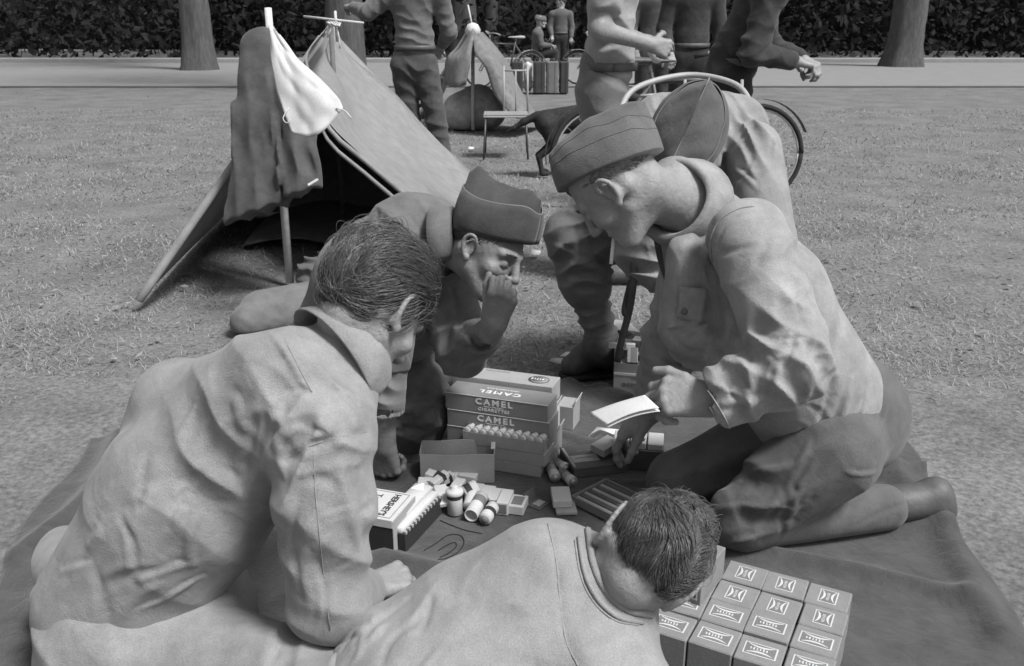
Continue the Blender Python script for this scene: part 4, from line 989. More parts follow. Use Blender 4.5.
def washing():
    base=G(290,283,0); top=P(268,8,4.0)
    p=MB(); p.tube([base,top],[.019,.016],10); o=p.build('post',wood,None,True,loc=base); tag(o,'thin pale wooden post the dark coat and white bag hang on','post')
    # white bag: two layers hanging to a rounded corner, pulled sideways
    out=[(270,26),(272,60),(277,90),(285,115),(292,133)]; ou2=[(271,25),(297,58),(322,82),(338,98),(343,108)]
    g=[]
    for i in range(9):
        t=i/8; a=np.array([np.interp(t*4,range(5),[q[0] for q in out]),np.interp(t*4,range(5),[q[1] for q in out])]); b=np.array([np.interp(t*4,range(5),[q[0] for q in ou2]),np.interp(t*4,range(5),[q[1] for q in ou2])])
        row=[]
        for j in range(9):
            s_=j/8; q=a+(b-a)*s_; q[1]+=14*math.sin(math.pi*s_)*max(0,(t-.6)/.4)**1.2
            row.append((q[0],q[1],3.35-.03*math.sin(math.pi*s_)*math.sin(math.pi*min(1,t*1.1))-.008*math.sin(s_*7+t*4)))
        g.append([P(*q) for q in row])
    root=empty('laundry_bag',P(271,25,3.4),'white cotton bag hanging by one corner at the top left','cloth bag')
    g=np.array(g); g+= (FW*1.0)[None,None]*(.005*np.sin(np.arange(9)*1.9)[:,None]*np.sin(np.arange(9)*2.3+1)[None])[...,None]; MB().sheet(g,.012,3).build('bag',c_white,root,True)
    s=MB(); s.tube([P(336,108,3.34),P(345,111,3.34),P(351,118,3.33)],.003,5,sm=3); s.tube([P(289,108,3.34),P(283,118,3.33),P(287,123,3.33),P(291,119,3.33)],.002,5,sm=3); s.build('drawstring',c_white,root,True)
    # coat: body and one sleeve
    F=Field(.03)
    F.cone(P(262,50,3.9),P(268,120,3.9),.10,.15,ax=FW,sq=.5); F.cone(P(268,120,3.9),P(262,222,3.9),.15,.16,ax=FW,sq=.45); F.cone(P(292,80,3.85),P(302,196,3.82),.085,.085,.02,ax=FW,sq=.6); F.sub(e_half(P(262,212,3.9),DV(-.35,1,0)),.01); 
    F.fold(P(270,150,3.8),.35,DV(.98,.1,0),.09,.022,seed=2,warp=.5); F.fold(P(300,150,3.8),.2,DV(.9,.2,0),.07,.012,seed=5)
    c=field_obj('coat',F,.008,cloth('dark_coat',.075,.2)); tag(c,'dark wool coat hanging behind the white bag, a pale stripe on its sleeve','coat')
    MB().box(P(313,182,3.745),(.024,.002,.0045),basis(DV(.85,.5,0),[0,0,1])).build('service_stripe',mat('stripe',.7),c)
washing()
def far_tent():
    A=P(473,30,10.2); t=empty('tent',(A[0],A[1],0),'small far tent with crumpled pale canvas thrown over one light pole','tent','tents of the camp')
    r=np.random.default_rng(3)
    def sh(rows,d,name='canvas',amp=.05):
        g=[]
        for i,row in enumerate(rows):
            g.append([P(x,y,d+(dd if True else 0)) +r.normal(size=3)*amp*.35 for x,y,dd in row])
        return MB().sheet(np.array(g),.012,4).build(name,canvas2,t,True)
    sh([[(472,27,0),(473,28,0),(475,30,.3),(478,32,.7)],[(475,50,-.3),(484,46,-.25),(489,42,.2),(493,46,.6)],[(486,72,-.4),(497,68,-.4),(505,64,.1),(508,66,.6)],[(500,95,-.5),(512,98,-.5),(518,92,0),(522,94,.5)],[(516,118,-.6),(528,121,-.5),(538,122,0),(547,124,.5)]],10.2)
    sh([[(471,27,0),(472,27,-.1),(474,29,-.2)],[(457,47,.2),(465,48,-.2),(473,50,-.25)],[(447,62,.3),(458,64,-.2),(470,62,-.3)],[(446,82,.3),(455,88,-.2),(465,82,-.2)]],10.2,'canvas')
    sh([[(470,30,.4),(474,30,1.6)],[(440,75,.4),(452,75,1.6)],[(415,122,.4),(430,118,1.6)]],10.2,'canvas')
    b=A.copy();b[2]=0;b=G(473,130,0); MB().tube([b,A+np.array([0,-.05,.06])],.022,8).build('tent_pole',wood,t,True)
    m=MB(); m.lathe([(.02,0),(.07,.02),(.09,.08),(.06,.14),(.01,.16)],A+np.array([0,-.05,-.08]),[0,0,1],12); m.build('pole_cap',c_white,t,True)
    MB().tube([P(468,5,10.2),A],.01,5).build('guy_rope',rope,t,True)
    F=Field(.08); F.ell(P(462,112,10.55),(.23,.22,.23)); F.ell(P(478,106,10.6),(.25,.22,.25)); F.ell(P(491,114,10.6),(.17,.2,.16)); F.fold(P(475,100,9.7),.6,DV(.8,.6,0),.16,.03,seed=1,warp=1.4); F.sub(e_half((0,0,-.01),(0,0,1)))
    o=field_obj('kit_bag',F,.02,cloth('kit_bag_canvas',.32,.2,.5,6,crump=.6,cs=4)); tag(o,'bulging canvas kit bag lying under the small far tent','kit bag')
far_tent()
# ---------------------------------------------------------------- chairs
metal_l=mat('light_metal',.30,.5,.1,20,spec=.5)
metal_d=mat('dark_metal',.05,.45,.2,20,spec=.5); tyre=mat('tyre',.03,.9)
def far_chair():
    o=G(506,156,0); t=empty('folding_chair',o,'slim metal folding chair standing alone near the far tent','chair')
    w=.20;d=.18;h=.37
    c=lambda x,y,z:o+np.array([x,y,z])
    m=MB(); m.box(c(0,0,h),(w,d,.007),bev=.003)
    for k in range(4): m.box(c(0,-d+.05+k*.09,h+.016),(w,.03,.004))
    m.build('seat',metal_l,t)
    for sx in(-1,1):
        for sy in(-1,1):
            MB().tube([c(sx*w*.9,sy*d*.9,h),c(sx*w*1.0,sy*d*1.35,0)],.010,6).build('leg',metal_d,t,True)
    m=MB(); m.tube([c(-.02,d,h),c(-.02,d+.06,h+.42)],.010,6); m.tube([c(w,d,h),c(w,d+.06,h+.42)],.010,6); m.tube([c(-.02,d+.055,h+.38),c(w,d+.055,h+.38)],.009,6); m.tube([c(.09,d+.03,h),c(.09,d+.05,h+.38)],.007,6); m.build('backrest',metal_l,t,True)
far_chair()
def bistro_chair():
    o=G(716,330,0); o=np.array([P(716,225,3.1)[0],P(716,225,3.1)[1],0]); t=empty('metal_chair',o,'round-backed tubular metal chair the bowed man sits on','chair')
    m=MB(); q=[P(621,135,3.06),P(622,106,3.1),P(640,86,3.16),P(688,75,3.22),P(732,83,3.16),P(750,102,3.1),P(757,135,3.06),P(757,240,3.0)]; q=[P(622,235,3.0)]+q
    m.tube(q,.0105,8,sm=6); m.build('backrest',metal_l,t,True)
    m=MB(); m.tube([P(640,96,3.17),P(690,93,3.21),P(740,97,3.17)],.006,6,sm=4)
    for x in (685,711,742): m.tube([P(x,80,3.2),P(x,150,3.16)],.006,6)
    m.build('back_rail',metal_l,t,True)
    m=MB(); m.lathe([(.20,0),(.215,.008),(.215,.016),(.20,.022)],o+np.array([0,0,.43]),[0,0,1],28); m.build('seat',metal_l,t,True)
    for a in (.8,2.4,3.9,5.5): MB().tube([o+np.array([.17*math.cos(a),.17*math.sin(a),.43]),o+np.array([.24*math.cos(a),.24*math.sin(a),0])],.010,8).build('leg',metal_l,t,True)
bistro_chair()
# ---------------------------------------------------------------- bicycles
def bicycle(o,hd,label,lean=.08,pale=False):
    t=empty('bicycle',o,label,'bicycle','bicycles standing in the camp'); x=np.array([math.cos(hd),math.sin(hd),0]); y=np.array([-math.sin(hd),math.cos(hd),0]); z=nz(np.array([0,0,1])+y*lean); y=np.cross(z,x)
    c=lambda a,b,h:o+x*a+y*b+z*h
    R=.33
    def ring(cen,r,tr,n=40,k=8): return MB().tube([cen+r*(math.cos(a)*x+math.sin(a)*z) for a in np.linspace(0,2*math.pi,n)],tr,k)
    for a in (-.53,.53):
        w=ring(c(a,0,R),R-.017,.017).build('wheel',tyre,t,True); ring(c(a,0,R),R-.04,.007).build('rim',metal_l,w,True)
        s=MB()
        for k in range(18): an=k*2*math.pi/18; s.tube([c(a,.02*(-1)**k,R),c(a,0,R)+(R-.04)*(math.cos(an)*x+math.sin(an)*z)],.0014,3)
        s.tube([c(a,-.045,R),c(a,.045,R)],.018,8); s.build('spokes',metal_l,w,True)
    m=MB(); A=c(-.53,0,R);Bb=c(-.08,0,.29);S_=c(-.20,0,.86);Hd=c(.36,0,.82);Fk=c(.53,0,R)
    for a,b,r in ((Bb,S_,.016),(Bb,c(.38,0,.66),.018),(c(-.19,0,.80),Hd,.015)): m.tube([a,b],r,8)
    for q in(-1,1):
        m.tube([A+y*q*.05,Bb+y*q*.03],.009,6); m.tube([A+y*q*.05,c(-.19,q*.02,.80)],.008,6)
    m.build('frame',metal_d,t,True)
    f=MB(); f.tube([c(.34,0,.90),c(.40,0,.62)],.017,8)
    for q in(-1,1): f.tube([c(.40,q*.05,.64),c(.45,q*.05,.48),Fk+y*q*.05],.010,6,sm=3)
    f.build('fork',metal_d,t,True)
    h=MB(); h.tube([c(.22,-.28,.98),c(.33,-.24,1.02),c(.38,-.08,1.01),c(.36,0,.98),c(.38,.08,1.01),c(.33,.24,1.02),c(.22,.28,.98)],.011,8,sm=4); h.tube([c(.34,0,.88),c(.36,0,1.0)],.012,8); hb=h.build('handlebar',metal_l,t,True)
    for q in(-1,1): MB().tube([c(.16,q*.29,.97),c(.25,q*.27,.99)],.016,8).build('grip',tyre,hb,True)
    s=Field(.03); s.cone(c(-.32,0,.93),c(-.05,0,.93),.075,.02,ax=z,sq=.4); field_obj('saddle',s,.008,leather if not pale else metal_l,t)
    MB().tube([S_,c(-.21,0,.92)],.012,8).build('seat_post',metal_l,t,True)
    for a,e0,e1 in ((-.53,.3,3.3),(.53,.4,2.7)):
        g=[[c(a,b,R)+(R+.03)*(math.cos(an)*x+math.sin(an)*z) for b in(-.025,0,.025)] for an in np.linspace(e0,e1,16)]
        MB().sheet(np.array(g),.003).build('mudguard',metal_l if pale else metal_d,t,True)
    p=MB(); p.tube([c(-.08,-.08,.29),c(-.08,.08,.29)],.012,8); p.tube([c(-.08,.06,.29),c(.07,.06,.22)],.009,6); p.tube([c(-.08,-.06,.29),c(-.23,-.06,.36)],.009,6); p.box(c(.07,.10,.22),(.045,.04,.01)); p.box(c(-.23,-.10,.36),(.045,.04,.01)); p.lathe([(.09,0),(.095,.002),(.09,.004)],c(-.08,.045,.29),y,20); p.build('pedal_crank',metal_d,t,True)
    return t
def gp(x,d): q=P(x,333,d); return np.array([q[0],q[1]*1.0,0])
def at(x,d): # ground point with camera depth d in the column of pixel x
    q=CAM+FW*d+RT*(x-512)/F_*d; k=(0-q[2])/UPV[2]; q=q+UPV*k; return np.array([q[0],q[1],0])
bicycle(at(505,17.6),R_(205),'bicycle with pale mudguards leaning behind the small far tent',pale=True)
bicycle(at(676,6.1),R_(4),'dark bicycle standing behind the round-backed chair and short-sleeved man')
bicycle(at(604,18.2),R_(168),'bicycle half hidden behind the upright crates across the grass',pale=True)
# ---------------------------------------------------------------- upright crates by the road
def crates():
    for i,(x0,x1,y0,y1,g,lab) in enumerate([(511,523,56,85,.05,'dark upright crate at the left end of the row'),(533,545,55,86,.055,'dark upright crate left of the lighter one'),(546,558,54,86,.15,'lighter grey upright crate in the middle of the row'),(559,568,55,86,.05,'dark narrow upright crate right of the lighter one')]):
        d=16.0; b=at((x0+x1)/2,d); w=(x1-x0)/2/F_*d; h=.27
        t=empty('crate',b,lab,'crate','upright crates near the road'); mt=mat('crate_%02d'%int(g*100),g,.8,.25,5)
        MB().box(b+np.array([0,0,h+.005]),(w*.96,.16,h),bev=.015).build('crate_body',mt,t)
        m=MB(); m.tube([b+np.array([-w*.4,0,2*h]),b+np.array([-w*.3,0,2*h+.04]),b+np.array([w*.3,0,2*h+.04]),b+np.array([w*.4,0,2*h])],.012,6); m.build('handle',metal_d,t,True)
        m=MB(); m.box(b+np.array([-w*.5,-.163,h]),(.012,.005,h*.94)); m.box(b+np.array([w*.5,-.163,h]),(.012,.005,h*.94)); m.build('rib',mt,t)
    F=Field(.05); b=at(528,16.2); F.cone(b+np.array([0,0,.1]),b+np.array([0,0,.46]),.085,.07); F.fold(b,.5,(1,0,.3),.08,.02); o=field_obj('bundle',F,.015,c_white); tag(o,'white cloth bundle standing between two upright crates','bundle')
crates()
# ---------------------------------------------------------------- dog
def dog():
    o=at(568,7.3); F=Field(.05); c=lambda x,y,z:o+np.array([x,y,z])
    F.cone(c(-.18,0,.42),c(.22,0,.45),.095,.125,ax=(0,1,0),sq=.8); F.cone(c(.2,0,.48),c(.38,0,.62),.09,.065); F.cone(c(.38,0,.64),c(.53,0,.60),.07,.035,.03)
    for q in(-1,1):
        F.cone(c(.39,q*.05,.68),c(.36,q*.07,.74),.02,.008,.01)
        F.cone(c(.20,q*.06,.40),c(.20,q*.07,.20),.05,.026); F.cone(c(.20,q*.07,.20),c(.22,q*.07,.02),.026,.022); F.cone(c(.22,q*.07,.02),c(.26,q*.07,.018),.024,.018,.01)
        F.cone(c(-.18,q*.06,.40),c(-.13,q*.07,.24),.075,.038); F.cone(c(-.13,q*.07,.24),c(-.24,q*.07,.15),.036,.024,.02); F.cone(c(-.24,q*.07,.15),c(-.21,q*.07,.02),.024,.02,.01); F.cone(c(-.21,q*.07,.02),c(-.17,q*.07,.018),.023,.018,.01)
    F.chain([c(-.25,0,.47),c(-.36,0,.42),c(-.44,0,.37),c(-.50,0,.34)],[.035,.028,.018,.008],.02)
    V,Fq=F.mesh(.010); d=mesh_obj('dog',V,Fq,mat('black_fur',.025,.8,.5,40,.6,120),None,True); tag(d,'black dog standing behind the bicycle with its tail out to the left','dog')
dog()
# ================= people further back
def simple_person(label,d,hx,hipz,shirt,trou,pose,head_on=True,h=.009,hatm=None,skinm=None,folds=True):
    """pose: dict of joints as offsets (x right, y away, z up) from the ground point under the hips"""
    o=at(hx,d); c=lambda k:o+np.array(pose[k]); B=Field(.03)
    H=Frame(c('head'),pose.get('fwd',(0,1,0)),pose.get('up',(0,0,1)))
    head(B,H,c('neck'),nr=.055)
    B.cone(c('neck'),c('chest'),.06,.08); B.cone(c('chest'),c('hip'),.08,.08)
    J=Field(.04); J.cone(c('chest')+np.array([0,0,.06]),c('waist'),.165,.135,.06,ax=pose.get('flat',(0,1,0)),sq=.72); J.cone(c('lsh'),c('rsh'),.085,.085,.06)
    J.cone(c('waist')+np.array([0,0,.02]),c('waist')-np.array([0,0,.03]),.150,.150,.02,ax=pose.get('flat',(0,1,0)),sq=.75)
    sl=pose.get('sleeve',1.0)
    for s in 'lr':
        a,e,w=c(s+'sh'),c(s+'el'),c(s+'wr'); B.cone(a,e,.050,.040); B.cone(e,w,.042,.026); hd=nz(w-e)
        hand(B,w,hd,pose.get(s+'n',(0,-.3,1)),side=1 if s=='l' else -1,curl=(.8,.9,.9,1.0))
        if sl>=1: J.cone(a,e,.078,.066,.03); J.cone(e,e+(w-e)*.85,.064,.048,.02)
        else: J.cone(a,a+(e-a)*sl,.080,.074,.03,flat=False); J.sub(e_half(a+(e-a)*sl,nz(a-e)) ,.0) if False else None
    man=body_obj('person',B,h*.6,skinm or skin,label,'people standing in the camp')
    if folds:
        J.fold(c('waist')+np.array([0,-.1,.05]),.22,(.25,0,1),.08,.008,seed=1); J.fold(c('lel'),.16,nz(c('lwr')-c('lsh')),.07,.008,seed=2); J.fold(c('rel'),.16,nz(c('rwr')-c('rsh')),.07,.008,seed=3); J.fold(c('chest'),.3,(.8,0,.5),.13,.009,seed=4)
    V,Fq=J.mesh(h*.7); mesh_obj('shirt',V,Fq,shirt,man,True)
    T=Field(.04); hp=c('hip'); T.cone(hp+np.array([0,0,.10]),hp,.130,.152,.05,ax=pose.get('flat',(0,1,0)),sq=.8)
    for s,q in(('l',-1),('r',1)):
        k,f=c(s+'kn'),c(s+'ft'); T.cone(hp+np.array(pose.get('hs',(.08,0,0)))*q,k,.105,.080,.04); T.cone(k,f+np.array([0,0,.08]),.082,.068,.03)
        b=Field(.02); t=np.array(pose.get('toe',(0,.16,0))); b.cone(f+np.array([0,0,.10]),f+np.array([0,0,.04]),.05,.045); b.cone(f+np.array([0,0,.045]),f+t+np.array([0,0,.035]),.045,.036); b.sub(e_half((0,0,.003),(0,0,1)),.003); field_obj('boot',b,.012,leather,man)
    if folds:
        T.fold(hp-np.array([0,.1,.1]),.25,(.5,0,1),.10,.009,seed=5,warp=1.2); T.fold(c('lkn'),.22,(.2,0,1),.10,.008,seed=6); T.fold(c('rkn'),.22,(.2,0,1),.10,.008,seed=7)
    V,Fq=T.mesh(h*.8); mesh_obj('trousers',V,Fq,trou,man,True)
    w=c('waist')-np.array([0,0,.045]); n=24; fl=nz(np.array(pose.get('flat',(0,1,0)))); sd=np.cross(fl,[0,0,1])
    m=MB(); m.sheet(np.array([[w+sd*.158*math.cos(a)+fl*.158*.78*math.sin(a)+np.array([0,0,z]) for z in(-.018,0,.018)] for a in np.linspace(0,2*math.pi,n+1)]),.005); m.build('belt',leather,man,True)
    if hatm: 
        H2=Frame(H.o+H.u*.03,H.f,H.u); cap(H2,hatm,man,z0=0,hl=.115,hw=.09,front=.09,back=.10,dip=.01,flap=.05)
    else:
        mk=dict(sub=[((0,.118,-.045),(.080,.092,.100),.006),((0,-.02,-.145),(.2,.2,.105),.010)],root=lambda q:q[:,2]>0)
        hair(H,m_hair,m_hair2,man,n=10,flow=lambda q:np.array([[0,-1,-.3]])+0*q,length=3,mask=mk,rx=(.082,.102,.094))
    return man
man=simple_person('standing man seen from behind beside the near tent, in grey shirt and dark trousers',7.2,418,.9,cloth('grey_shirt',.125,.15),cloth('dark_trousers',.068,.2),
 dict(head=(.02,.04,1.62),neck=(.02,.0,1.46),chest=(.0,.0,1.28),waist=(.01,0,1.03),hip=(0,0,.86),lsh=(-.17,0,1.36),rsh=(.20,0,1.36),lel=(-.34,-.02,1.24),lwr=(-.48,.18,1.28),rel=(.27,.05,1.10),rwr=(.20,.25,1.0),lkn=(-.05,.02,.45),rkn=(.16,-.02,.44),lft=(-.02,.0,.0),rft=(.22,-.04,.0),fwd=(.1,1,0)))
o=simple_person('man in a pale short-sleeved shirt and belt, standing sideways, peeling something white',4.35,600,.9,cloth('pale_shirt',.29,.1),cloth('grey_trousers',.145,.12),
 dict(head=(.07,.0,1.66),neck=(.04,0,1.48),chest=(.02,0,1.28),waist=(.01,0,1.02),hip=(-.02,0,.86),lsh=(.0,.19,1.38),rsh=(-.0,-.19,1.38),rel=(-.06,-.24,1.13),rwr=(.17,-.16,1.07),lel=(.02,.24,1.13),lwr=(.21,.05,1.07),lkn=(.02,.10,.46),rkn=(.02,-.10,.46),lft=(.0,.11,0),rft=(.02,-.10,0),fwd=(1,0,-.15),flat=(1,0,0),hs=(0,-.08,0),toe=(.16,0,0),sleeve=.55,rn=(0,-1,.2),ln=(0,1,.2)),h=.008)
F=Field(.02); F.ell(P(654,50,4.36),(.033,.03,.035)); F.ell(P(657,57,4.36),(.03,.03,.03)); F.fold(P(652,55,4.7),.06,(1,0,1),.02,.005); t=field_obj('paper_wad',F,.004,cloth('crumpled_paper',.55,.1)); tag(t,'crumpled pale paper held by the man in the short-sleeved shirt','paper')
simple_person('man in a dark jacket at the upper right, leaning forward with his forearms crossed low',4.9,722,.9,cloth('black_jacket',.045,.2),cloth('black_trousers',.03,.2),
 dict(head=(.30,-.05,1.55),neck=(.20,0,1.42),chest=(.10,0,1.25),waist=(.0,0,1.02),hip=(-.04,0,.88),lsh=(.14,.18,1.32),rsh=(.10,-.18,1.30),rel=(.02,-.22,1.02),rwr=(.26,-.15,.98),lel=(.20,.2,1.05),lwr=(.34,.0,.98),lkn=(0,.1,.46),rkn=(0,-.1,.46),lft=(-.05,.1,0),rft=(-.03,-.1,0),fwd=(1,-.2,-.4),flat=(1,0,0),hs=(0,-.08,0),toe=(.16,0,0)),h=.009)
st=dict(head=(.0,.02,1.62),neck=(.0,.0,1.46),chest=(.0,.0,1.28),waist=(.0,0,1.03),hip=(0,0,.88),lsh=(-.18,0,1.36),rsh=(.18,0,1.36),lel=(-.24,0,1.12),lwr=(-.20,-.15,.92),rel=(.24,0,1.10),rwr=(.22,-.1,.88),lkn=(-.09,.0,.46),rkn=(.09,0,.46),lft=(-.10,.0,.0),rft=(.10,0,.0),fwd=(.3,-1,0),toe=(0,-.16,0))
simple_person('distant man in a mid-grey shirt just right of the short-sleeved man',8.6,650,.9,cloth('grey_shirt2',.10,.15),cloth('dark_trousers',.068,.2),st,h=.014,folds=False)
simple_person('distant man all in dark clothes left of the dark-jacketed man',8.0,684,.9,cloth('black_jacket',.045,.2),cloth('black_trousers',.03,.2),st,h=.014,folds=False)
sit=dict(head=(.05,.0,1.05),neck=(.0,.0,.90),chest=(-.02,.0,.72),waist=(-.04,0,.50),hip=(-.05,0,.40),lsh=(.0,.16,.80),rsh=(.0,-.16,.80),lel=(.06,.2,.60),lwr=(.25,.1,.58),rel=(.06,-.2,.60),rwr=(.28,-.1,.58),lkn=(.34,.1,.42),rkn=(.34,-.1,.44),lft=(.30,.1,.0),rft=(.32,-.1,.0),fwd=(1,-.2,-.1),flat=(1,0,0),hs=(0,-.08,0),toe=(.15,0,0))
sit2={k:((v[0],v[1],v[2]+.16) if k not in('fwd','flat','hs','toe','lft','rft') else v) for k,v in sit.items()}
simple_person('distant man in a soft cap bending over behind the upright crates',19.0,538,.9,cloth('dark_wool',.085,.18),cloth('black_trousers',.03,.2),dict(sit2),h=.018,hatm=c_cap,folds=False)
simple_person('distant figure in dark clothes facing the capped man behind the crates',20.0,560,.9,cloth('grey_shirt2',.10,.15),cloth('black_trousers',.03,.2),dict(st,fwd=(-1,0,0)),h=.018,folds=False)
# ================= blanket and everything on it
wool=mat('blanket_wool',.066,.97,.3,14,1.0,420,.5,30,sheen=.2,spec=.06,crump=.8,cscale=4)
card=mat('grey_card',.32,.85,.08,20,.15,300); card_w=mat('white_card',.50,.8,.06,20,.1,300); card_m=mat('mid_card',.22,.7,.08,20,.1,300); card_d=mat('dark_card',.10,.7,.12,20,.1,300)
paper=mat('paper',.72,.85,.05,15,.2,60); ink=mat('ink',.035,.7); ink_l=mat('pale_ink',.75,.7); ink_m=mat('mid_ink',.16,.7); tin=mat('tin',.35,.35,.1,30,spec=.6,metal=.4)
BZ=.010
def blanket_h(X,Y):
    z=.007+.003*np_noise(X*7,Y*7,21,3)
    def ridge(px,amp,w):
        nonlocal z
        pts=smooth_line([G(x,y)[:2] for x,y in px],5); d=None
        for a,b in zip(pts[:-1],pts[1:]):
            dd=b-a; t=np.clip(((X-a[0])*dd[0]+(Y-a[1])*dd[1])/(dd@dd+1e-9),0,1); q=np.hypot(X-a[0]-t*dd[0],Y-a[1]-t*dd[1]); d=q if d is None else np.minimum(d,q)
        z=z+amp*np.exp(-(d/w)**2)
    ridge([(556,392),(585,388),(612,398),(640,410)],.034,.035); ridge([(600,440),(650,458),(680,462)],.022,.02); ridge([(560,438),(590,448),(600,446)],.018,.018)
    ridge([(596,484),(640,486),(660,482)],.010,.010); ridge([(400,480),(425,468),(430,455)],.022,.02); ridge([(420,500),(400,470),(395,440)],.016,.018); ridge([(385,560),(420,570),(450,575)],.020,.03); ridge([(410,455),(440,448)],.014,.018)
    ridge([(275,470),(285,540),(290,600)],.02,.03); ridge([(690,520),(730,548),(760,552)],.020,.03); ridge([(760,470),(860,520),(980,540)],.03,.04); ridge([(200,470),(120,520),(60,600)],.03,.05)
    for px,a_,w_ in [([(640,500),(700,530),(760,536)],.014,.02),([(480,560),(440,600),(430,640)],.012,.02),([(505,415),(530,400),(560,402)],.014,.02),([(860,440),(930,520),(1000,640)],.03,.035),([(780,560),(860,575),(960,600)],.02,.025),([(120,440),(90,500),(20,560)],.03,.03),([(230,560),(250,620),(260,660)],.02,.025),([(880,480),(940,470),(980,490)],.02,.02)]: ridge(px,a_,w_)
    return np.maximum(z,.003)
def blanket():
    C=[G(95,432),G(880,404),G(1090,760),G(-120,760)]; n,m=300,220; u=np.linspace(0,1,n)[:,None]; v=np.linspace(0,1,m)[None]
    X=(1-v)*((1-u)*C[0][0]+u*C[1][0])+v*((1-u)*C[3][0]+u*C[2][0]); Y=(1-v)*((1-u)*C[0][1]+u*C[1][1])+v*((1-u)*C[3][1]+u*C[2][1])
    Y=Y+(1-v)*(.20*np.exp(-((X-.05)/.42)**2)+.04*np.sin(X*6)+.02*np.sin(X*17)); X=X+.02*np.sin(Y*9)
    Z=blanket_h(X,Y); Gd=np.stack([X,Y,Z],-1)
    V=Gd.reshape(-1,3); V2=V.copy(); V2[:,2]-=.0045
    i,j=np.meshgrid(np.arange(n-1),np.arange(m-1),indexing='ij'); a=(i*m+j).ravel(); F1=np.stack([a,a+1,a+m+1,a+m],1)[:,::-1]; o=n*m
    per=[j for j in range(m)]+[i*m+m-1 for i in range(1,n)]+[(n-1)*m+j for j in range(m-2,-1,-1)]+[i*m for i in range(n-2,0,-1)]; per=np.array(per); nx=np.roll(per,-1)
    F3=np.stack([per,nx,nx+o,per+o],1)
    b=mesh_obj('blanket',np.concatenate([V,V2]),np.concatenate([F1,(F1+o)[:,::-1],F3]),wool,None,True); tag(b,'dark wool blanket spread on the grass under the cartons and packets','blanket')
    def st(px,r=.0016):
        q=smooth_line([G(x,y,.012)[:2] for x,y in px],8); X=np.array([p[0] for p in q]);Y=np.array([p[1] for p in q]); Z=blanket_h(X,Y)+.0012
        return [np.array([x,y,z]) for x,y,z in zip(X,Y,Z)]
    m_=MB()
    for px in ([(424,549),(436,542),(448,534),(460,534),(464,541),(458,550),(446,557),(438,560)],[(438,549),(448,543),(455,541),(456,545),(449,551),(440,556)],[(440,519),(452,524),(466,529),(482,532)]): m_.tube(st(px),.0013,5)
    m_.build('stitched_letter',mat('stitch',.022,.9),b,True)
blanket()
def box_frame(pL,pR,z,ang=None):
    """front edge from pixel pL to pixel pR on height z -> origin(left), x dir, y dir (away), length"""
    a=G(*pL,z); b=G(*pR,z); x=nz(b-a); y=np.cross([0,0,1],x); return a,x,y,np.linalg.norm(b-a)
def carton(name,o,x,y,z0,L,D,Hh,m,label,cat,group=None,bev=.0012,lid=True):
    R=np.stack([x,y,[0,0,1]],1); c=o+x*L/2+y*D/2; c=np.array([c[0],c[1],z0+Hh/2]); b=c.copy(); b[2]=z0
    t=MB().box(c,(L/2,D/2,Hh/2),R,bev).build(name,m,None,False,loc=b); tag(t,label,cat,group)
    return t,c
def camel(o,x,y,z0,L,D,Hh,label,top=True,m=None):
    t,c=carton('cigarette_carton',o,x,y,z0,L,D,Hh,m or card_m,label,'carton','cartons stacked on the blanket')
    f=o+x*L*.5; f=np.array([f[0],f[1],z0+Hh*.5]); ny=-y
    e=MB(); e.box(np.array([c[0],c[1],z0+Hh*.5])-y*(D/2+.0006)+np.array([0,0,Hh*.47]),(L/2*.995,.0006,.0008),np.stack([x,y,[0,0,1]],1)); e.build('fold_edge',ink_l,t)
    if top is not None:
        text('CAMEL',.024,f+np.array([0,0,Hh*.16])-x*L*.02,x,ny,ink_l,t,bold=.0007,spacing=1.35,sx=1.15)
        text('CIGARETTES',.0115,f-np.array([0,0,Hh*.28])-x*L*.02,x,ny,ink_l,t,bold=.0003,spacing=1.2,sx=1.2)
        text('TURKISH & DOMESTIC BLEND',.0042,f-np.array([0,0,Hh*.10])-x*L*.02,x,ny,ink_l,t)
    if top:
        q=o+x*L*.5+y*D*.42; q=np.array([q[0],q[1],z0+Hh]); text('CAMEL',.026,q,-x,[0,0,1],ink_l,t,bold=.0007,spacing=1.35,sx=1.2)
        q2=q+y*D*.30; text('TURKISH & DOMESTIC BLEND',.007,q2,-x,[0,0,1],ink_l,t)
    return t
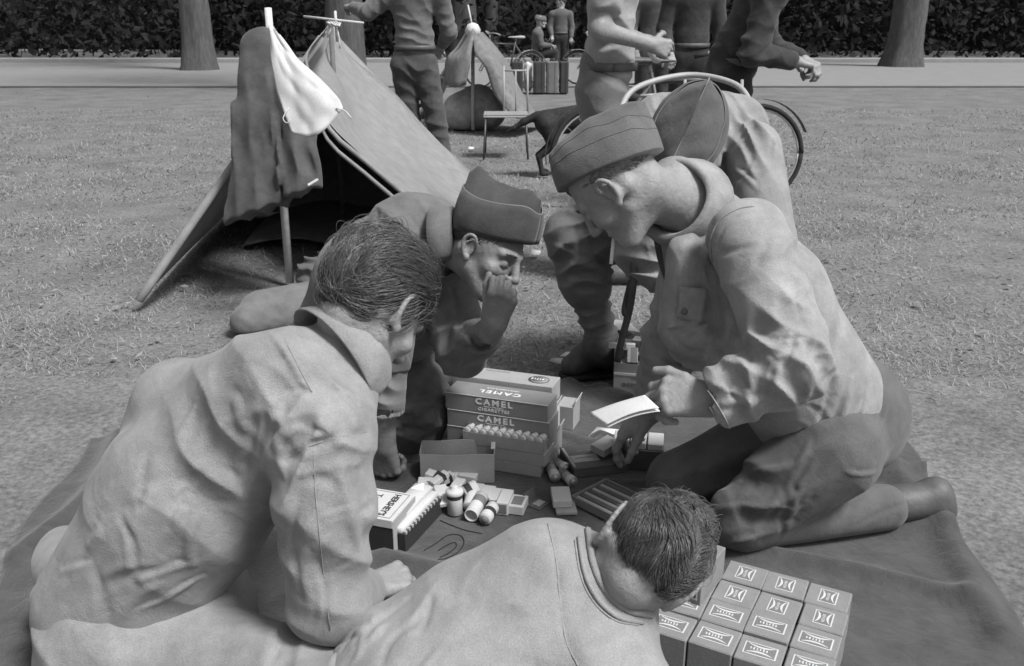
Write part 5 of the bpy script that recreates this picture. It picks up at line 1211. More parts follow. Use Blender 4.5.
def cartons():
    # front column: four cartons, the top two show their fronts
    o,x,y,L=box_frame((445,391.5),(548,405.5),.205)
    hh=.0485
    for k in range(4):
        z=BZ+k*.0490; sh=[.006,.003,.005,0][k]; lab=['lowest dark carton of the front stack, almost hidden behind the open tray','dark carton third from the top of the front stack','dark carton second from the top, its lettering half hidden by the rolls','topmost dark carton, lettering on its front and top'][k]
        camel(o+x*sh-y*0,x,y,z,L,.085,hh,lab,top=(k==3) if k>=2 else (None if k==0 else False))
    # back column
    o2=o+y*.092-x*.012; lab=['lowest carton of the rear stack behind the dark lettered cartons','second carton from the ground in the rear stack','third carton from the ground in the rear stack']
    for k in range(3): carton('cigarette_carton',o2,x,y,BZ+k*.050,L*.96,.08,.0495,card,lab[k],'carton','cartons stacked on the blanket')
    t,c=carton('cigarette_carton',o2-x*.004,x,y,BZ+.150,L,.080,.058,card,'light carton with an oval stamp, topmost of the rear stack','carton','cartons stacked on the blanket')
    q=c+np.array([0,0,.0295])+x*L*.33
    for r_,g_ in ((1.0,ink_m),(.80,card),(.68,ink_m)):
        m=MB(); m.lathe([(.0001,0),(.030*r_,0),(.030*r_,.0006)],[0,0,0],[0,0,1],32); V=[q+x*v[0]*1.0+y*v[1]*.85+np.array([0,0,v[2]+.0007*(1.9-r_*1.0)*1.2]) for v in m.V]; mesh_obj('stamp',V,m.F,g_,t)
    scribble(5,.012,q+np.array([0,0,.0022]),x,[0,0,1],ink_l,t)
    scribble(22,.005,c+np.array([0,0,.0292])-x*L*.12+y*.025,-x,[0,0,1],ink_m,t)
    # right-hand leftovers: half-opened white cartons standing behind
    for (px,w,d,h,lab,mm) in [((568,427),.052,.075,.072,'open-flapped white carton just right of the dark carton stack',card),((553,447),.020,.06,.120,'narrow white carton standing against the right end of the dark carton stack',card_w),((556,456),.020,.05,.075,'narrow white carton leaning in front of the other right of the dark carton stack',card)]:
        a=G(px[0],px[1],0); R=np.stack([x,y,[0,0,1]],1); c=np.array([a[0],a[1],BZ+h/2]); b=c.copy(); b[2]=BZ
        t=MB().box(c,(w/2,d/2,h/2),R,.001).build('small_carton',mm,None,False,loc=b); tag(t,lab,'carton','small cartons right of the stack')
        f=[[c+x*w*.5+np.array([0,0,h*.5])-y*d*.5,c+x*w*.5+np.array([0,0,h*.5])+y*d*.5],[c+x*(w*.5+.006)+np.array([0,0,h*.5+.02])-y*d*.48,c+x*(w*.5+.006)+np.array([0,0,h*.5+.022])+y*d*.48]]
        MB().sheet(np.array(f),.0015,3).build('flap',card_w,t)
    # three trays of white rolls
    o,x,y,L=box_frame((463,431.5),(543,443.5),.112)
    L+=.0
    for k,lab in enumerate(['lowest of the three pale cartons in front of the dark carton stack','middle one of the three pale cartons in front of the dark carton stack']):
        carton('candy_carton',o+x*[.0,.006][k]+x*.01,x,y,BZ+.0345*k,L*[.93,.96][k],.085,.034,card,lab,'carton','pale cartons in front')
    z0=BZ+.070; t=empty('roll_tray',np.array([*(o+x*L/2+y*.03)[:2],z0]),'open pale tray packed with a row of white rolls before the dark cartons','tray')
    R=np.stack([x,y,[0,0,1]],1); m=MB(); D=.070; hh=.034
    cc=lambda a,b,h:np.array([*(o+x*a+y*b)[:2],z0+h])
    m.box(cc(L/2,D/2,.001),(L/2,D/2,.001),R); m.box(cc(L/2,0,hh/2),(L/2,.001,hh/2),R); m.box(cc(L/2,D,hh/2),(L/2,.001,hh/2),R); m.box(cc(0,D/2,hh/2),(.001,D/2-.0012,hh/2),R); m.box(cc(L,D/2,hh/2),(.001,D/2-.0012,hh/2),R); m.build('tray_body',card,t)
    n=10
    for k in range(n):
        a=cc(L*(k+.5)/n-.004,.004,hh-.0015); b=cc(L*(k+.5)/n+.006,D-.004,hh-.0015); r=L/n*.47
        q=MB().tube([a,a+(b-a)*.02,b-(b-a)*.02,b],[r*.9,r,r,r*.9],12); w=q.build('sweet_roll',card_w,None,True,loc=a); tag(w,'white roll in the tray in front of the dark carton stack','sweet roll','white rolls lined up in the tray')
        s=MB(); ax=nz(b-a); up=np.cross(x,ax)*1.0; up=np.array([0,0,1.])
        for e0 in(.14,.86): s.tube([a+ax*np.linalg.norm(b-a)*e0,a+ax*np.linalg.norm(b-a)*(e0+.05)],r*1.03,12)
        s.build('band',ink_m,w,True)
        scribble(2,.014,a+(b-a)*.5+up*(r+.0004),nz(x-ax*(x@ax)),up,ink_m,w)
    # empty open box
    o,x,y,L=box_frame((421,483),(494,482.5),BZ); D=.085;hh=.082; R=np.stack([x,y,[0,0,1]],1)
    t=empty('open_box',np.array([*(o+x*L/2+y*D/2)[:2],BZ]),'empty open pale cardboard box in front of the cartons','box')
    cc=lambda a,b,h:np.array([*(o+x*a+y*b)[:2],BZ+h])
    m=MB(); th=.0012
    def wall(p,q,name):
        g=[]
        for i in range(9):
            s_=i/8; e=.0015*math.sin(s_*9+p[0]*50); g.append([p+(q-p)*s_,p+(q-p)*s_+np.array([0,0,hh+e])+ (np.cross(nz(q-p),[0,0,1])*.002*math.sin(s_*3.1))])
        MB().sheet(np.array(g),.0022).build('box_side',card,t)
    wall(cc(0,0,0),cc(L,0,0),'f'); wall(cc(L,.001,0),cc(L,D-.001,0),'r'); wall(cc(L,D,0),cc(0,D,0),'b'); wall(cc(0,D-.001,0),cc(0,.001,0),'l')
    MB().box(cc(L/2,D/2,.001),(L/2,D/2,.001),R).build('box_bottom',card,t)
    g=[[cc(L*.96,D*.35,hh+.001),cc(L*1.02,D*.35,hh+.002)],[cc(L*.96,D*.95,hh+.001),cc(L*1.02,D*.95,hh+.004)]]; MB().sheet(np.array(g),.0014,2).build('torn_flap',card_w,t)
    # sheet of paper left of it
    g=[[G(409,441,.02),G(412,444,.014)],[G(428,427,.03),G(433,441,.014)],[G(447,425,.03),G(450,441,.014)]]
    o=MB().sheet(np.array(g),.001,4).build('paper_sheet',paper,None,True); tag(o,'curled white paper sheet left of the carton stack','paper')
cartons()
def chocolate():
    z=.100; Fc=G(392,521,z); TR=G(415,494.5,z); x=nz(TR-Fc); y=np.cross([0,0,1],x)  # y points left/away
    D=np.linalg.norm(TR-Fc); W=.165; h=z-BZ; R=np.stack([x,y,[0,0,1]],1); c=Fc+x*D/2+y*W/2; c[2]=BZ+h/2; b=c.copy(); b[2]=BZ
    t=empty('chocolate_box',b,'printed box of chocolate with a pale lid and dark sides beside the left man','box')
    MB().box(c-np.array([0,0,.010]),(D/2-.0015,W/2-.0015,h/2-.011),R,.001).build('box_body',mat('dark_print',.035,.6,.1,20),t)  # body darker than the lid and the one paler side panel
    MB().box(c+np.array([0,0,h/2-.0105]),(D/2,W/2,.0105),R,.001).build('lid',card_w,t)
    MB().box(c-y*(W/2+.0004)-np.array([0,0,.002]),(D/2-.001,.0008,h/2-.002),R).build('side_panel',card,t)
    top=c+np.array([0,0,h/2])
    rd=-x; nn=np.array([0,0,1.])  # reading direction runs towards the camera
    text("HERSHEY'S",.0225,top-y*W*.28,rd,nn,ink,t,bold=.0006,sx=.92); text('Tropical',.024,top-y*W*.02,rd,nn,ink,t,bold=.0002); text('Chocolate',.024,top+y*W*.22,rd,nn,ink,t,bold=.0002)
    m=MB(); e=.0005
    for a,bb,hx,hy in ((0,-W/2+.010,D/2-.008,.0006),(0,W/2-.010,D/2-.008,.0006),(D/2-.008,0,.0006,W/2-.010),(-D/2+.008,0,.0006,W/2-.010)): m.box(top+x*a+y*bb+np.array([0,0,e]),(hx,hy,.0005),R)
    m.build('border_line',ink_m,t)
    # wrapped bars stacked in front
    P0=G(400,552,BZ); P1=G(436,513,BZ); x=nz(P1-P0); L=np.linalg.norm(P1-P0)*1.02; yv=np.cross([0,0,1],x)
    k=0; labs=['lowest wrapped bar of the stack leaning on the chocolate box','second wrapped bar from the bottom beside the chocolate box','third wrapped bar from the bottom beside the chocolate box','topmost wrapped white bar of the stack beside the chocolate box']
    for k in range(4):
        c=P0+x*L/2+yv*(.030+.003*(k%2)); c[2]=BZ+.009+k*.0185; R=np.stack([x,yv,[0,0,1]],1)
        w=MB().box(c,(L/2,.024,.0085),R,.004).build('wrapped_bar',card_w,None,True,loc=c-np.array([0,0,.0085])); tag(w,labs[k],'bar','wrapped bars in a stack')
        e=MB(); e.box(c-x*(L/2-.001),(.0016,.019,.0055),R); e.build('printed_end',ink,w)
        g=[[c+x*(L/2-.035)-yv*.018+np.array([0,0,.0092]),c+x*(L/2-.035)+yv*.018+np.array([0,0,.0092])],[c+x*(L/2-.018)-yv*.010+np.array([0,0,.0110]),c+x*(L/2-.018)+yv*.012+np.array([0,0,.0100])],[c+x*L/2-yv*.002+np.array([0,0,.0092]),c+x*L/2+yv*.003+np.array([0,0,.0092])]]
        MB().sheet(np.array(g),.001,2).build('wrapper_fold',paper,w)
    # the toothed card of bars on the outer side
    c=P0+x*L/2-yv*.006; 
    c[2]=BZ+.025; t=empty('bar_carton',c-np.array([0,0,.025]),'dark-edged carton with toothed pale edge standing beside the wrapped bars','carton')
    MB().box(c,(L/2,.009,.024),R,.001).build('carton_body',mat('dark_print',.035),t)
    for q in range(12): MB().box(c+x*(-L/2+L*(q+.5)/12)+np.array([0,0,.024]),(.0036,.0096,.0045),R,.0012).build('tooth',card,t)
    c2=P0+x*L/2+yv*.004; c2[2]=BZ+.052; w=MB().box(c2,(L/2*.98,.012,.010),R,.004).build('wrapped_bar',card_w,None,True,loc=c2-np.array([0,0,.01])); tag(w,'narrow white bar wedged between the bar stack and the toothed carton','bar','wrapped bars in a stack')
chocolate()
def slab(name,px,dirpx,L,W,Hh,m,label,cat,tilt=0,z=None,group='small packets scattered on the blanket',bev=.0015,dark=None):
    """small box centred over the ground point at px, long axis towards dirpx; tilt lifts the far end"""
    a=G(*px,BZ); b=G(*dirpx,BZ); x=nz(b-a); y=np.cross([0,0,1],x); x=nz(x+np.array([0,0,math.tan(tilt)])); n=np.cross(x,y); R=np.stack([x,y,n],1)
    c=a+np.array([0,0,(Hh/2*math.cos(tilt)+L/2*abs(math.sin(tilt))) if z is None else z])
    o=MB().box(c,(L/2,W/2,Hh/2),R,bev).build(name,m,None,False,loc=c-np.array([0,0,Hh/2])); tag(o,label,cat,group)
    if dark=='band': MB().box(c+x*L*.18,(L*.10,W/2+.0006,Hh/2+.0006),R).build('band',ink,o)
    if dark=='end': MB().box(c-x*(L/2),(.0006,W*.36,Hh*.36),R).build('printed_end',ink_m,o)
    if dark=='label': MB().box(c+n*(Hh/2),(L*.34,W*.34,.0007),R).build('printed_label',ink_m,o)
    return o
def cyl(name,a,b,r,m,label,cat,group='tubes and rolls on the blanket',prof=None,n=20):
    ax=nz(b-a); L=np.linalg.norm(b-a); prof=prof or [(.0001,0),(r*.86,0),(r,.0015),(r,L-.0015),(r*.86,L),(.0001,L)]
    o=MB().lathe(prof,a,ax,n).build(name,m,None,True,loc=a); tag(o,label,cat,group); return o,ax,L
def small_things():
    slab('soap_packet',(425,497),(431,482),.062,.040,.018,card_w,'white packet tilted against the corner of the empty box','packet',tilt=.5)
    slab('carton_lid',(443,508),(436,494),.070,.032,.012,card_w,'long white packet lying in front of the jumble of tins','packet',tilt=.25,z=.035)
    for i,(px,dp,L,W,Hh,tl,z,lab) in enumerate([((431,497),(437,492),.045,.028,.016,.1,.030,'small dark-banded tin lying at the left of the jumble'),((434,490),(441,491),.040,.030,.020,-.2,.040,'small dark-banded tin at the back left of the jumble'),((446,489),(452,487),.045,.026,.018,.2,.030,'small dark-banded tin behind the domed jar'),((440,496),(450,492),.050,.022,.014,.35,.050,'small dark-banded tin propped on top of the jumble')]): slab('small_tin',px,dp,L,W,Hh,card_w,lab,'tin',tl,z,'small tins in a jumble',dark='band')
    a=G(455,513,BZ); r=.019; o,ax,L=cyl('jar',a,a+np.array([.0,0,.068]),r,card_w,'upright white jar with a dark neck band and domed cap','jar',prof=[(.0001,0),(r*.9,0),(r,.002),(r,.050),(r*.96,.053),(.0001,.053)],group=None)
    MB().lathe([(r*1.015,.044),(r*1.03,.045),(r*1.03,.053),(r*1.0,.0535)],a,ax,24).build('band',ink,o,True); MB().lathe([(r*1.10,.0535),(r*1.16,.056),(r*1.16,.062),(r*1.0,.066),(r*.45,.068),(r*.42,.074),(r*.30,.0755)],a,ax,24).build('cap',card_w,o,True)
    a=G(464,502,BZ)+np.array([0,0,.022]); o,ax,L=cyl('jar',a,a+np.array([.034,.016,.012]),.021,card_w,'white jar lying on its side behind the domed jar','jar',group=None); MB().lathe([(.0216,.006),(.0218,.010),(.0218,.018),(.0216,.022)],a,ax,24).build('band',ink,o,True)
    a=G(469,512,BZ)+np.array([0,0,.014]); cyl('tube_roll',a,G(474,498,BZ)+np.array([0,0,.030]),.016,card_w,'plain white roll leaning between the domed jar and the open tube','roll')
    a=G(471,522,BZ)+np.array([0,0,.017]); b=G(482,505,BZ)+np.array([0,0,.024]); L=np.linalg.norm(b-a); r=.0175
    o,ax,L=cyl('tube_roll',a,b,r,card_w,'open-ended white tube lying with its hollow end towards us','roll',prof=[(.0001,.012),(r*.80,.012),(r*.84,.0),(r,.0),(r,L),(.0001,L)]); MB().lathe([(.0001,.0125),(r*.79,.0125),(r*.79,.013)],a,ax,20).build('hollow',ink,o,True); MB().lathe([(r*1.01,L*.52),(r*1.02,L*.54),(r*1.02,L*.80),(r*1.01,L*.82)],a,ax,20).build('printed_band',ink_m,o,True)  # ink disc paints in the shade inside the tube's mouth
    a=G(485,525,BZ)+np.array([0,0,.016]); b=G(497,508,BZ)+np.array([0,0,.018]); o,ax,L=cyl('tube_roll',a,b,.0165,card_w,'white capped tube lying right of the open-ended one','roll',prof=[(.0001,-.006),(.004,-.006),(.005,-.001),(.0150,0),(.0165,.003),(.0165,.058),(.014,.062),(.0001,.062)]); MB().lathe([(.0001,-.0072),(.0085,-.0072),(.0105,-.001),(.0105,.0005)],a,ax,20).build('cap',ink_m,o,True); MB().lathe([(.0168,.020),(.0170,.021),(.0170,.034),(.0168,.035)],a,ax,20).build('band',ink,o,True)
    slab('soap_box',(476,497),(481,488),.062,.030,.024,card_w,'white soap packet, leftmost of the four in a row','packet'); slab('soap_box',(487,500),(493,489),.062,.032,.026,card_w,'white soap packet second from the left in the row of four','packet',dark='end')
    slab('soap_box',(498,503),(504,491),.062,.032,.026,card_w,'white soap packet third from the left in the row of four','packet',dark='end')
    slab('soap_box',(505,508),(512,492),.072,.030,.034,card_w,'tall white soap packet right of three lower ones','packet',dark='end'); slab('soap_box',(518,509),(524,496),.060,.040,.024,card_w,'white soap packet at the right end of the row, its wrapper printed','packet',dark='label')
    for px,dp,L,W,Hh,tl,z,lab in [((457,497),(463,490),.055,.028,.016,.15,.030,'white packet wedged between the jars and the soap packets'),((429,506),(436,498),.050,.034,.012,-.15,.022,'white packet sliding off the left edge of the jumble'),((449,484),(457,485),.050,.030,.018,.1,.022,'white packet against the middle of the empty box'),((468,484),(475,485),.048,.028,.020,-.05,.020,'white packet against the right end of the empty box'),((447,505),(452,498),.040,.022,.012,.5,.030,'little white packet standing slanted before the domed jar')]:
        slab('soap_packet',px,dp,L,W,Hh,card_w,lab,'packet',tl,z,dark='end')
    # little open matchbook
    a=G(533,508,BZ); x=nz(G(543,501,BZ)-a); y=np.cross([0,0,1],x); t=empty('matchbook',a,'small dark open matchbook lying beside the soap packets','matchbook')
    MB().sheet(np.array([[a+y*.022,a+x*.045+y*.022],[a-y*.020,a+x*.045-y*.020]]),.003).build('cover',card_d,t); MB().sheet(np.array([[a+y*.023,a+x*.045+y*.023],[a+y*.030+np.array([0,0,.030]),a+x*.045+y*.030+np.array([0,0,.030])]]),.002).build('raised_cover',card_d,t)
    MB().box(a+x*.024-y*.001+np.array([0,0,.003]),(.014,.010,.0015),np.stack([x,y,[0,0,1]],1)).build('matches',card,t)
    slab('flat_packet',(565,508),(561,492),.072,.052,.009,card,'thin grey packet under the thick white one right of the matchbook','packet')
    a=slab('white_packet',(561,504),(558,488),.074,.047,.020,card_w,'thick white packet resting on a thin grey one','packet',z=.020)
    # three metal-capped tubes
    for (p,q,lab) in [((548,467),(555.5,483),'metal-capped tube standing apart at the left of three'),((555,467),(566,473),'metal-capped tube at the back of three near the flat case'),((561,477),(573,487),'metal-capped tube nearest to us of three beside the flat case')]:
        a=G(*p,BZ)+np.array([0,0,.0145]); b=G(*q,BZ)+np.array([0,0,.0145]); o,ax,L=cyl('metal_tube',a,b,.0135,tin,lab,'tube','metal-capped tubes'); MB().lathe([(.0139,L*.70),(.0142,L*.71),(.0142,L*.97),(.0139,L*.98)],a,ax,20).build('cap',card_w,o,True); MB().lathe([(.0138,L*.1),(.0140,L*.11),(.0140,L*.40),(.0138,L*.41)],a,ax,20).build('printed_band',ink_m,o,True)
        MB().lathe([(.009,L),(.009,L+.002),(.003,L+.004)],a,ax,16).build('tip',tin,o,True)
    # flat dark case
    o,x,y,L=box_frame((574,478.5),(628,472),BZ); R=np.stack([x,y,[0,0,1]],1); D=.130
    t,c=carton('flat_case',o,x,y,BZ,L,D,.024,card_d,'flat dark case with a pale label and its lid ajar, under the reaching hand','case'); Rl=basis(x,nz(np.array([0,0,1])-y*-.05))
    MB().box(c+np.array([0,0,.0155]),(L/2+.002,D/2+.002,.0025),R,.0015).build('lid',card_d,t); MB().box(c+np.array([0,0,.0185])-x*L*.20-y*D*.12,(L*.24,D*.15,.0006),R).build('pale_label',card,t); MB().box(c+np.array([0,0,.0183])-x*L*.47,(.003,D*.44,.0006),R).build('edge_strip',card,t)
    scribble(9,.008,c+np.array([0,0,.0192])-x*L*.20-y*D*.10,x,[0,0,1],ink_m,t); scribble(14,.008,c+np.array([0,0,.0180])+y*D*.22,x,[0,0,1],card_m,t)
    # tray with rods
    o=G(572,503,BZ); p=G(608,521,BZ); x=nz(p-o); y=np.cross([0,0,1],x); L=.175; D=.128; R=np.stack([x,y,[0,0,1]],1); t=empty('slotted_tray',o+x*L/2+y*D/2,'dark slotted tray of slim sticks between the packets and the front man','tray')
    cc=lambda a,b,h:np.array([*(o+x*a+y*b)[:2],BZ+h]); m=MB(); m.box(cc(L/2,D/2,.001),(L/2,D/2,.001),R); m.box(cc(L/2,0,.011),(L/2,.0015,.011),R); m.box(cc(L/2,D,.011),(L/2,.0015,.011),R); m.box(cc(0,D/2,.011),(.0015,D/2-.0016,.011),R); m.box(cc(L,D/2,.011),(.0015,D/2-.0016,.011),R); m.build('tray_body',card_m,t)
    for k in range(8): MB().box(cc(L*.36,.012+k*.0150,.014),(L*.33,.0055,.0045),R,.002).build('stick',card if k%2==0 else card_d,t)
    MB().box(cc(L*.72,D/2,.013),(.002,D/2-.003,.008),R).build('divider',card_d,t)
    for k in range(4): MB().box(cc(L*.86,.016+k*.030,.013),(L*.10,.012,.004),R,.001).build('card_insert',card_d,t)
    a=G(621,492,BZ); w=MB().box(a+np.array([0,0,.006]),(.006,.005,.006)).build('chalk_piece',paper,None,False,loc=a); tag(w,'tiny white piece lying beyond the slotted tray','chalk')
    # pack held in far hand
    a=P(597,451,2.42); b=P(614,441,2.46); x=nz(b-a); n=nz(DV(-.3,.75,-.6)); R=basis(x,n); c=(a+b)/2; o=MB().box(c,(.034,.024,.011),R,.001).build('held_packet',card,None,False,loc=c); tag(o,'small packet being picked up by the reaching hand','packet')
    # booklet held
    g=[]
    TL,TR_,BR,BL=P(589,413,1.80),P(645,395,1.72),P(659,408,1.66),P(606,425,1.71)
    for i in range(7):
        u=i/6; g.append([ (TL*(1-u)+TR_*u)*(1-v)+(BL*(1-u)+BR*u)*v+UPV*.006*math.sin(math.pi*u)*(.4+v*.6) for v in (0,.5,1)])
    g=np.array(g); t=empty('booklet',g[3][1],'thin white booklet held in the hand of the man kneeling at the right','booklet')
    MB().sheet(g,.0012,3).build('page',paper,t,True); g2=g-UPV*.006+RT*.002; MB().sheet(g2,.0012,3).build('page',paper,t,True)
    s=MB()
    for k in range(5): 
        u0,u1=.12,.82; r=[g[int(1+4*q/6)][1]*(0)+ (g[min(6,int(6*(u0+(u1-u0)*q/6)))][0]*(1-(.2+.13*k))+g[min(6,int(6*(u0+(u1-u0)*q/6)))][2]*(.2+.13*k))+nz(np.cross(g[3][2]-g[3][0],g[6][1]-g[0][1]))*(-.001) for q in range(7)]
    # papers and pale packs below the booklet
    g=[[G(588,437,.012),G(604,440,.012)],[G(597,427,.018),G(622,430,.014)]]; o=MB().sheet(np.array(g),.001,3).build('paper_sheet',paper,None,True); tag(o,'white paper sheet on the blanket under the held booklet','paper')
    o,x,y,L=box_frame((612,446),(664,450),.075); R=np.stack([x,y,[0,0,1]],1); D=.09
    t,c=carton('dark_box',o,x,y,BZ,L,D,.058,card_d,'low dark box holding three white packets behind the reaching hand','box')
    for k in range(3):
        cc=c+x*(-L/2+L*(k+.5)/3)+np.array([0,0,.029+.009]); w=MB().box(cc,(L/6-.002,D*.42,.009),R,.002).build('white_packet',card_w,None,False,loc=cc-np.array([0,0,.009])); tag(w,['left','middle','right'][k]+' one of three white packets on the low dark box','packet','white packets on the dark box')
small_things()
def ration_box():
    a=G(613,399,0); b=G(663,403,0); x=nz(b-a); y=np.cross([0,0,1],x); L=np.linalg.norm(b-a); D=.17; hh=.150; R=np.stack([x,y,[0,0,1]],1)
    t=empty('open_carton',a+x*L/2+y*D/2,'open upright carton filled with jumbled packets, printed upside down on its front','carton')
    cc=lambda u,v,h:a+x*u+y*v+np.array([0,0,h])
    m=MB(); m.box(cc(L/2,D/2,.002),(L/2,D/2,.002),R); m.box(cc(L/2,D,hh/2),(L/2,.0015,hh/2),R); m.box(cc(0,D/2,hh/2+.008),(.0015,D/2-.0016,hh/2+.008),R); m.box(cc(L,D/2,hh/2),(.0015,D/2-.0016,hh/2),R); m.build('carton_body',card,t)
    MB().box(cc(L/2,0,hh*.30),(L/2,.0015,hh*.30),R).build('front_panel',card,t); MB().box(cc(L/2,-.002,hh*.60),(L/2,.002,.004),R).build('rim_strip',card_w,t); MB().box(cc(L/2,.0015,hh*.72),(L/2-.002,.0012,hh*.115),R).build('inner_panel',card_m,t)
    text('Job Case',.030,cc(L*.52,-.0035,hh*.36),-x,-y,ink_m,t,bold=.0005) if False else None
    # lettering is upside down on the box
    o=text('Job Case',.030,cc(L*.50,-.0020,hh*.34),x,-y,ink_m,t,bold=.0007); 
    M=Matrix.Translation(Vector(cc(L*.50,-.0020,hh*.34)))@Matrix.Rotation(math.pi,4,Vector(-y))@Matrix.Translation(-Vector(cc(L*.50,-.0020,hh*.34)))
    pm=wmat(t); o.data.transform(M)
    scribble(10,.009,cc(L*.55,-.0018,hh*.51),x,-y,ink_m,t)
    r=np.random.default_rng(4); labs=['long white packet sticking out over the left edge of the open carton','square packet with a dark stripe at the front of the open carton','grey packet at the back of the open carton','packet standing at the right of the open carton','packet lying low at the front left inside the open carton','packet lying low at the front right inside the open carton','packet leaning at the back left inside the open carton','dark-striped packet in the middle of the open carton','packet half covered at the right inside the open carton']
    spec=[((.018,.05,hh+.018),(.085,.022,.016),.10,-.08,card_w),((.055,.022,hh-.004),(.034,.050,.016),.1,.9,card),((.075,.10,hh+.020),(.05,.035,.018),-.2,.1,card_m),((.125,.05,hh-.004),(.03,.055,.045),.3,.2,card),((.040,.030,hh-.044),(.045,.03,.035),.2,.2,card),((.095,.030,hh-.044),(.05,.03,.035),-.1,-.2,card_m),((.035,.10,hh-.02),(.05,.035,.05),.5,.4,card),((.09,.055,hh-.016),(.045,.032,.02),.6,.3,card_m),((.13,.11,hh-.012),(.05,.04,.05),0,.2,card)]
    for i,(q,s,rz,rx,mm) in enumerate(spec):
        Rm=np.array(Matrix.Rotation(rz,3,'Z')@Matrix.Rotation(rx,3,'X')); Rw=R@Rm; c=cc(*q); w=MB().box(c,np.array(s)/2,Rw,.0012).build('ration_packet',mm,None,False,loc=c); tag(w,labs[i],'packet','packets in the open carton')
        MB().box(c+Rw[:,0]*s[0]*.12,(s[0]*.30,s[1]/2+.0006,s[2]/2+.0006) if i in(1,7) else (s[0]*.04,s[1]/2+.0006,s[2]/2+.0006),Rw).build('printed_stripe',ink_m,w)
ration_box()
def litter():
    g=[[G(606,336,.01),G(618,330,.035),G(640,332,.02)],[G(604,322,.01),G(618,320,.03),G(630,323,.015)]]; o=MB().sheet(np.array(g),.002,4).build('paper_scrap',paper,None,True); tag(o,'large white paper scrap on the grass behind the boot','paper scrap','scraps of paper on the grass')
    for g,lab in (([[G(549,361,.02),G(562,364,.012),G(572,362,.02)],[G(552,358,.03),G(563,358,.02),G(573,357,.03)]],'torn white paper on the grass touching the boot toe'),([[G(560,356,.03),G(572,357,.04)],[G(566,352,.03),G(578,352,.05)]],'small white paper scrap just behind the boot toe')): o=MB().sheet(np.array(g),.002,4).build('paper_scrap',paper,None,True); tag(o,lab,'paper scrap','scraps of paper on the grass')
    for i,(x,y,lab) in enumerate([(468,149,'tiny white scrap on the grass by the folding chair'),(530,255,'tiny white scrap on the open grass right of the dark cap')]):
        a=G(x,y,.012); o=MB().sheet(np.array([[a,a+RT*.05,],[a+np.array([.01,.05,.02]),a+np.array([.06,.05,.01])]]),.002,3).build('paper_scrap',paper,None,True); tag(o,lab,'paper scrap','scraps of paper on the grass')
    # strap
    pts=[P(634,262,2.66),P(633,285,2.68),P(629,312,2.74),P(622,338,2.80),P(617,362,2.86)]; pts=smooth_line(pts,4); g=[[p-RT*.011+FW*.004*math.sin(i),p+RT*.011] for i,p in enumerate(pts)]
    o=MB().sheet(np.array(g),.004).build('leather_strap',leather,None,True); tag(o,'dark leather strap hanging from the seated man to the open carton','strap')
    g=[[p-RT*.008,p+RT*.008] for p in smooth_line([P(634,268,2.70),P(627,295,2.72),P(624,312,2.74),P(628,318,2.76)],4)]; MB().sheet(np.array(g),.004).build('strap_loop',leather,o,True)
    F=Field(.05); F.cone(G(262,312,.05),G(312,300,.06),.09,.08); F.cone(G(248,322,.04),G(300,312,.04),.07,.08); F.cone(G(300,300,.04),G(330,296,.04),.06,.05); F.sub(e_half((0,0,.012),(0,0,1))); F.fold(G(290,318,.2),.3,DV(.3,.9,0),.055,.02,seed=3,warp=1.4); F.fold(G(230,325,.2),.3,DV(.2,.9,0),.07,.02,seed=4,warp=1.4); o=field_obj('crumpled_jacket',F,.008,c_mid); tag(o,'crumpled dark jacket thrown on the grass by the tent mouth','jacket')
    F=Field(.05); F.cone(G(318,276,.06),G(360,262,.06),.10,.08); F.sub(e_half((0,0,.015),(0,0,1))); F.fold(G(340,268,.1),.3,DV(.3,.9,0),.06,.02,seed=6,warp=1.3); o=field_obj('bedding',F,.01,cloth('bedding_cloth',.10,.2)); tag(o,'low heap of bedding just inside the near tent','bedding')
litter()
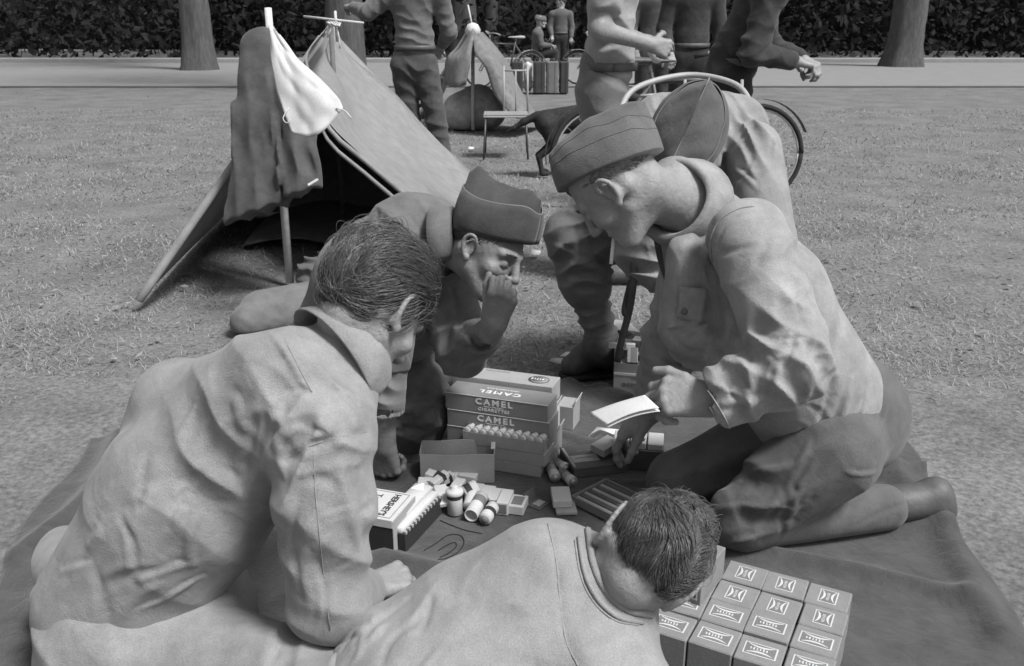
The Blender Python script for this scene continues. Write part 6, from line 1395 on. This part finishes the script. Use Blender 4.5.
def ration_grid():
    z=.105; o=G(672,623,z); u=G(715.6,636,z)-o; v=G(686,602.5,z)-o; u[2]=v[2]=0; lu=np.linalg.norm(u); x=nz(u); lv=abs(v@np.cross([0,0,1],x)); y=np.cross([0,0,1],x)
    R=np.stack([x,y,[0,0,1]],1); r=np.random.default_rng(8); h=z-BZ; n=0
    row={0:'nearest row',1:'second row',2:'third row',3:'back row'}; col={-1:'first',0:'second',1:'third',2:'fourth',3:'fifth'}
    lid=mat('ration_card',.20,.8,.12,30,.2,200); side=mat('box_side_grey',.13,.8,.1,20)
    for j in range(4):
        for i in range(-1,4):
            if (i,j) in((-1,2),(-1,3),(0,3)): continue
            if i==-1 and j==1: continue
            if i==-1: continue
            c=o+x*lu*i+y*lv*j+x*r.normal()*.001; c=c-x*0; c[2]=BZ+h/2; tw=r.normal()*.012; Rm=R@np.array(Matrix.Rotation(tw+(0 if j<2 else 0),3,'Z'))
            dz=r.uniform(-.004,.003)
            t=empty('ration_box',c-np.array([0,0,h/2]),'labelled ration box, %s from the left in the %s of the pack'%(col[i-0] if False else ['first','second','third','fourth'][i],row[j]),'box','ration boxes packed side by side')
            MB().box(c+np.array([0,0,dz]),(lu/2-.0008,lv/2-.0008,h/2),Rm,.0022).build('box_body',lid,t)
            top=c+np.array([0,0,h/2+dz]); rot=(j>=2); X,Y=(Rm[:,0],Rm[:,1]) if not rot else (Rm[:,1],-Rm[:,0]); a,b=(.029,.017) if not rot else (.022,.017)
            a*=lu/.082;b*=lu/.082
            Rl=np.stack([X,Y,[0,0,1]],1)
            MB().box(top+np.array([0,0,.0003]),(a,b,.0004),Rl).build('label_border',card_w,t); MB().box(top+np.array([0,0,.0007]),(a*.91,b*.87,.0004),Rl).build('label_field',ink_m,t)
            m=MB()
            for s_ in(-1,1):
                g=[[top+X*a*.80*q+Y*s_*b*(.30+.42*(q*q))+np.array([0,0,.0014]),top+X*a*.80*q+Y*s_*b*(.30+.42*(q*q)+.20*(1-abs(q)**2)+.06)+np.array([0,0,.0014])] for q in np.linspace(-1,1,11)]
                m.sheet(np.array(g),.0004)
            m.build('label_swoosh',card_w,t)
            scribble(6,.0085*lu/.082*(1 if not rot else .8),top+np.array([0,0,.0010]),X,[0,0,1],card_w,t)
    # extra boxes behind in the corner and one standing on top
    P0=o+y*lv*1.55-x*lu*.10; P0[2]=z+.0025
    xb=nz(G(722,563,z)-G(694,597,z)); xb[2]=0; xb=nz(xb); yb=np.cross([0,0,1],xb); base=G(700,606,z+.003); Lb=.115; Wb=.042; Hb=.068; Rb=np.stack([xb,yb,[0,0,1]],1); c=base+xb*Lb/2+yb*Wb/2+np.array([0,0,Hb/2])
    t=empty('ration_box',c-np.array([0,0,Hb/2]),'single ration box standing on edge on top of the packed ones','box','ration boxes packed side by side')
    MB().box(c,(Lb/2,Wb/2,Hb/2),Rb,.0012).build('box_body',lid,t); e=c-xb*(Lb/2+.0004); MB().box(e+yb*.003,(.0005,Wb*.40,Hb*.36),Rb).build('label_border',card_w,t); MB().box(e-xb*.0005+yb*.003,(.0005,Wb*.34,Hb*.30),Rb).build('label_field',ink,t); scribble(3,.018,e-xb*.0012+yb*.003,-yb,-xb,card_w,t)
ration_grid()
# ---------------------------------------------------------------- light
w=bpy.data.worlds.new('World'); SC.world=w; w.use_nodes=True; nt=w.node_tree
sky=nt.nodes.new('ShaderNodeTexSky'); sky.sky_type='NISHITA'; sky.sun_disc=False
SUN_EL=56; SUN_AZ=128  # azimuth measured from +Y towards +X
sky.sun_elevation=R_(SUN_EL); sky.sun_rotation=R_(SUN_AZ); sky.dust_density=4; sky.air_density=1.5
bw=nt.nodes.new('ShaderNodeRGBToBW'); bg=nt.nodes['Background']; bg.inputs['Strength'].default_value=.08
nt.links.new(sky.outputs[0],bw.inputs[0]); nt.links.new(bw.outputs[0],bg.inputs['Color'])
sl=bpy.data.lights.new('sun','SUN'); sl.energy=2.9; sl.angle=R_(14); so=bpy.data.objects.new('sun',sl); COL.objects.link(so)
sd=Vector((math.cos(R_(SUN_EL))*math.sin(R_(SUN_AZ)),math.cos(R_(SUN_EL))*math.cos(R_(SUN_AZ)),math.sin(R_(SUN_EL))))
so.rotation_euler=sd.to_track_quat('Z','Y').to_euler(); so.location=(3,-1,6)
vs=SC.view_settings; vs.view_transform='Standard'; vs.look='None'; vs.exposure=.70; vs.gamma=1; vs.use_curve_mapping=False
SC.render.engine='CYCLES'; SC.cycles.use_denoising=True; SC.cycles.max_bounces=6
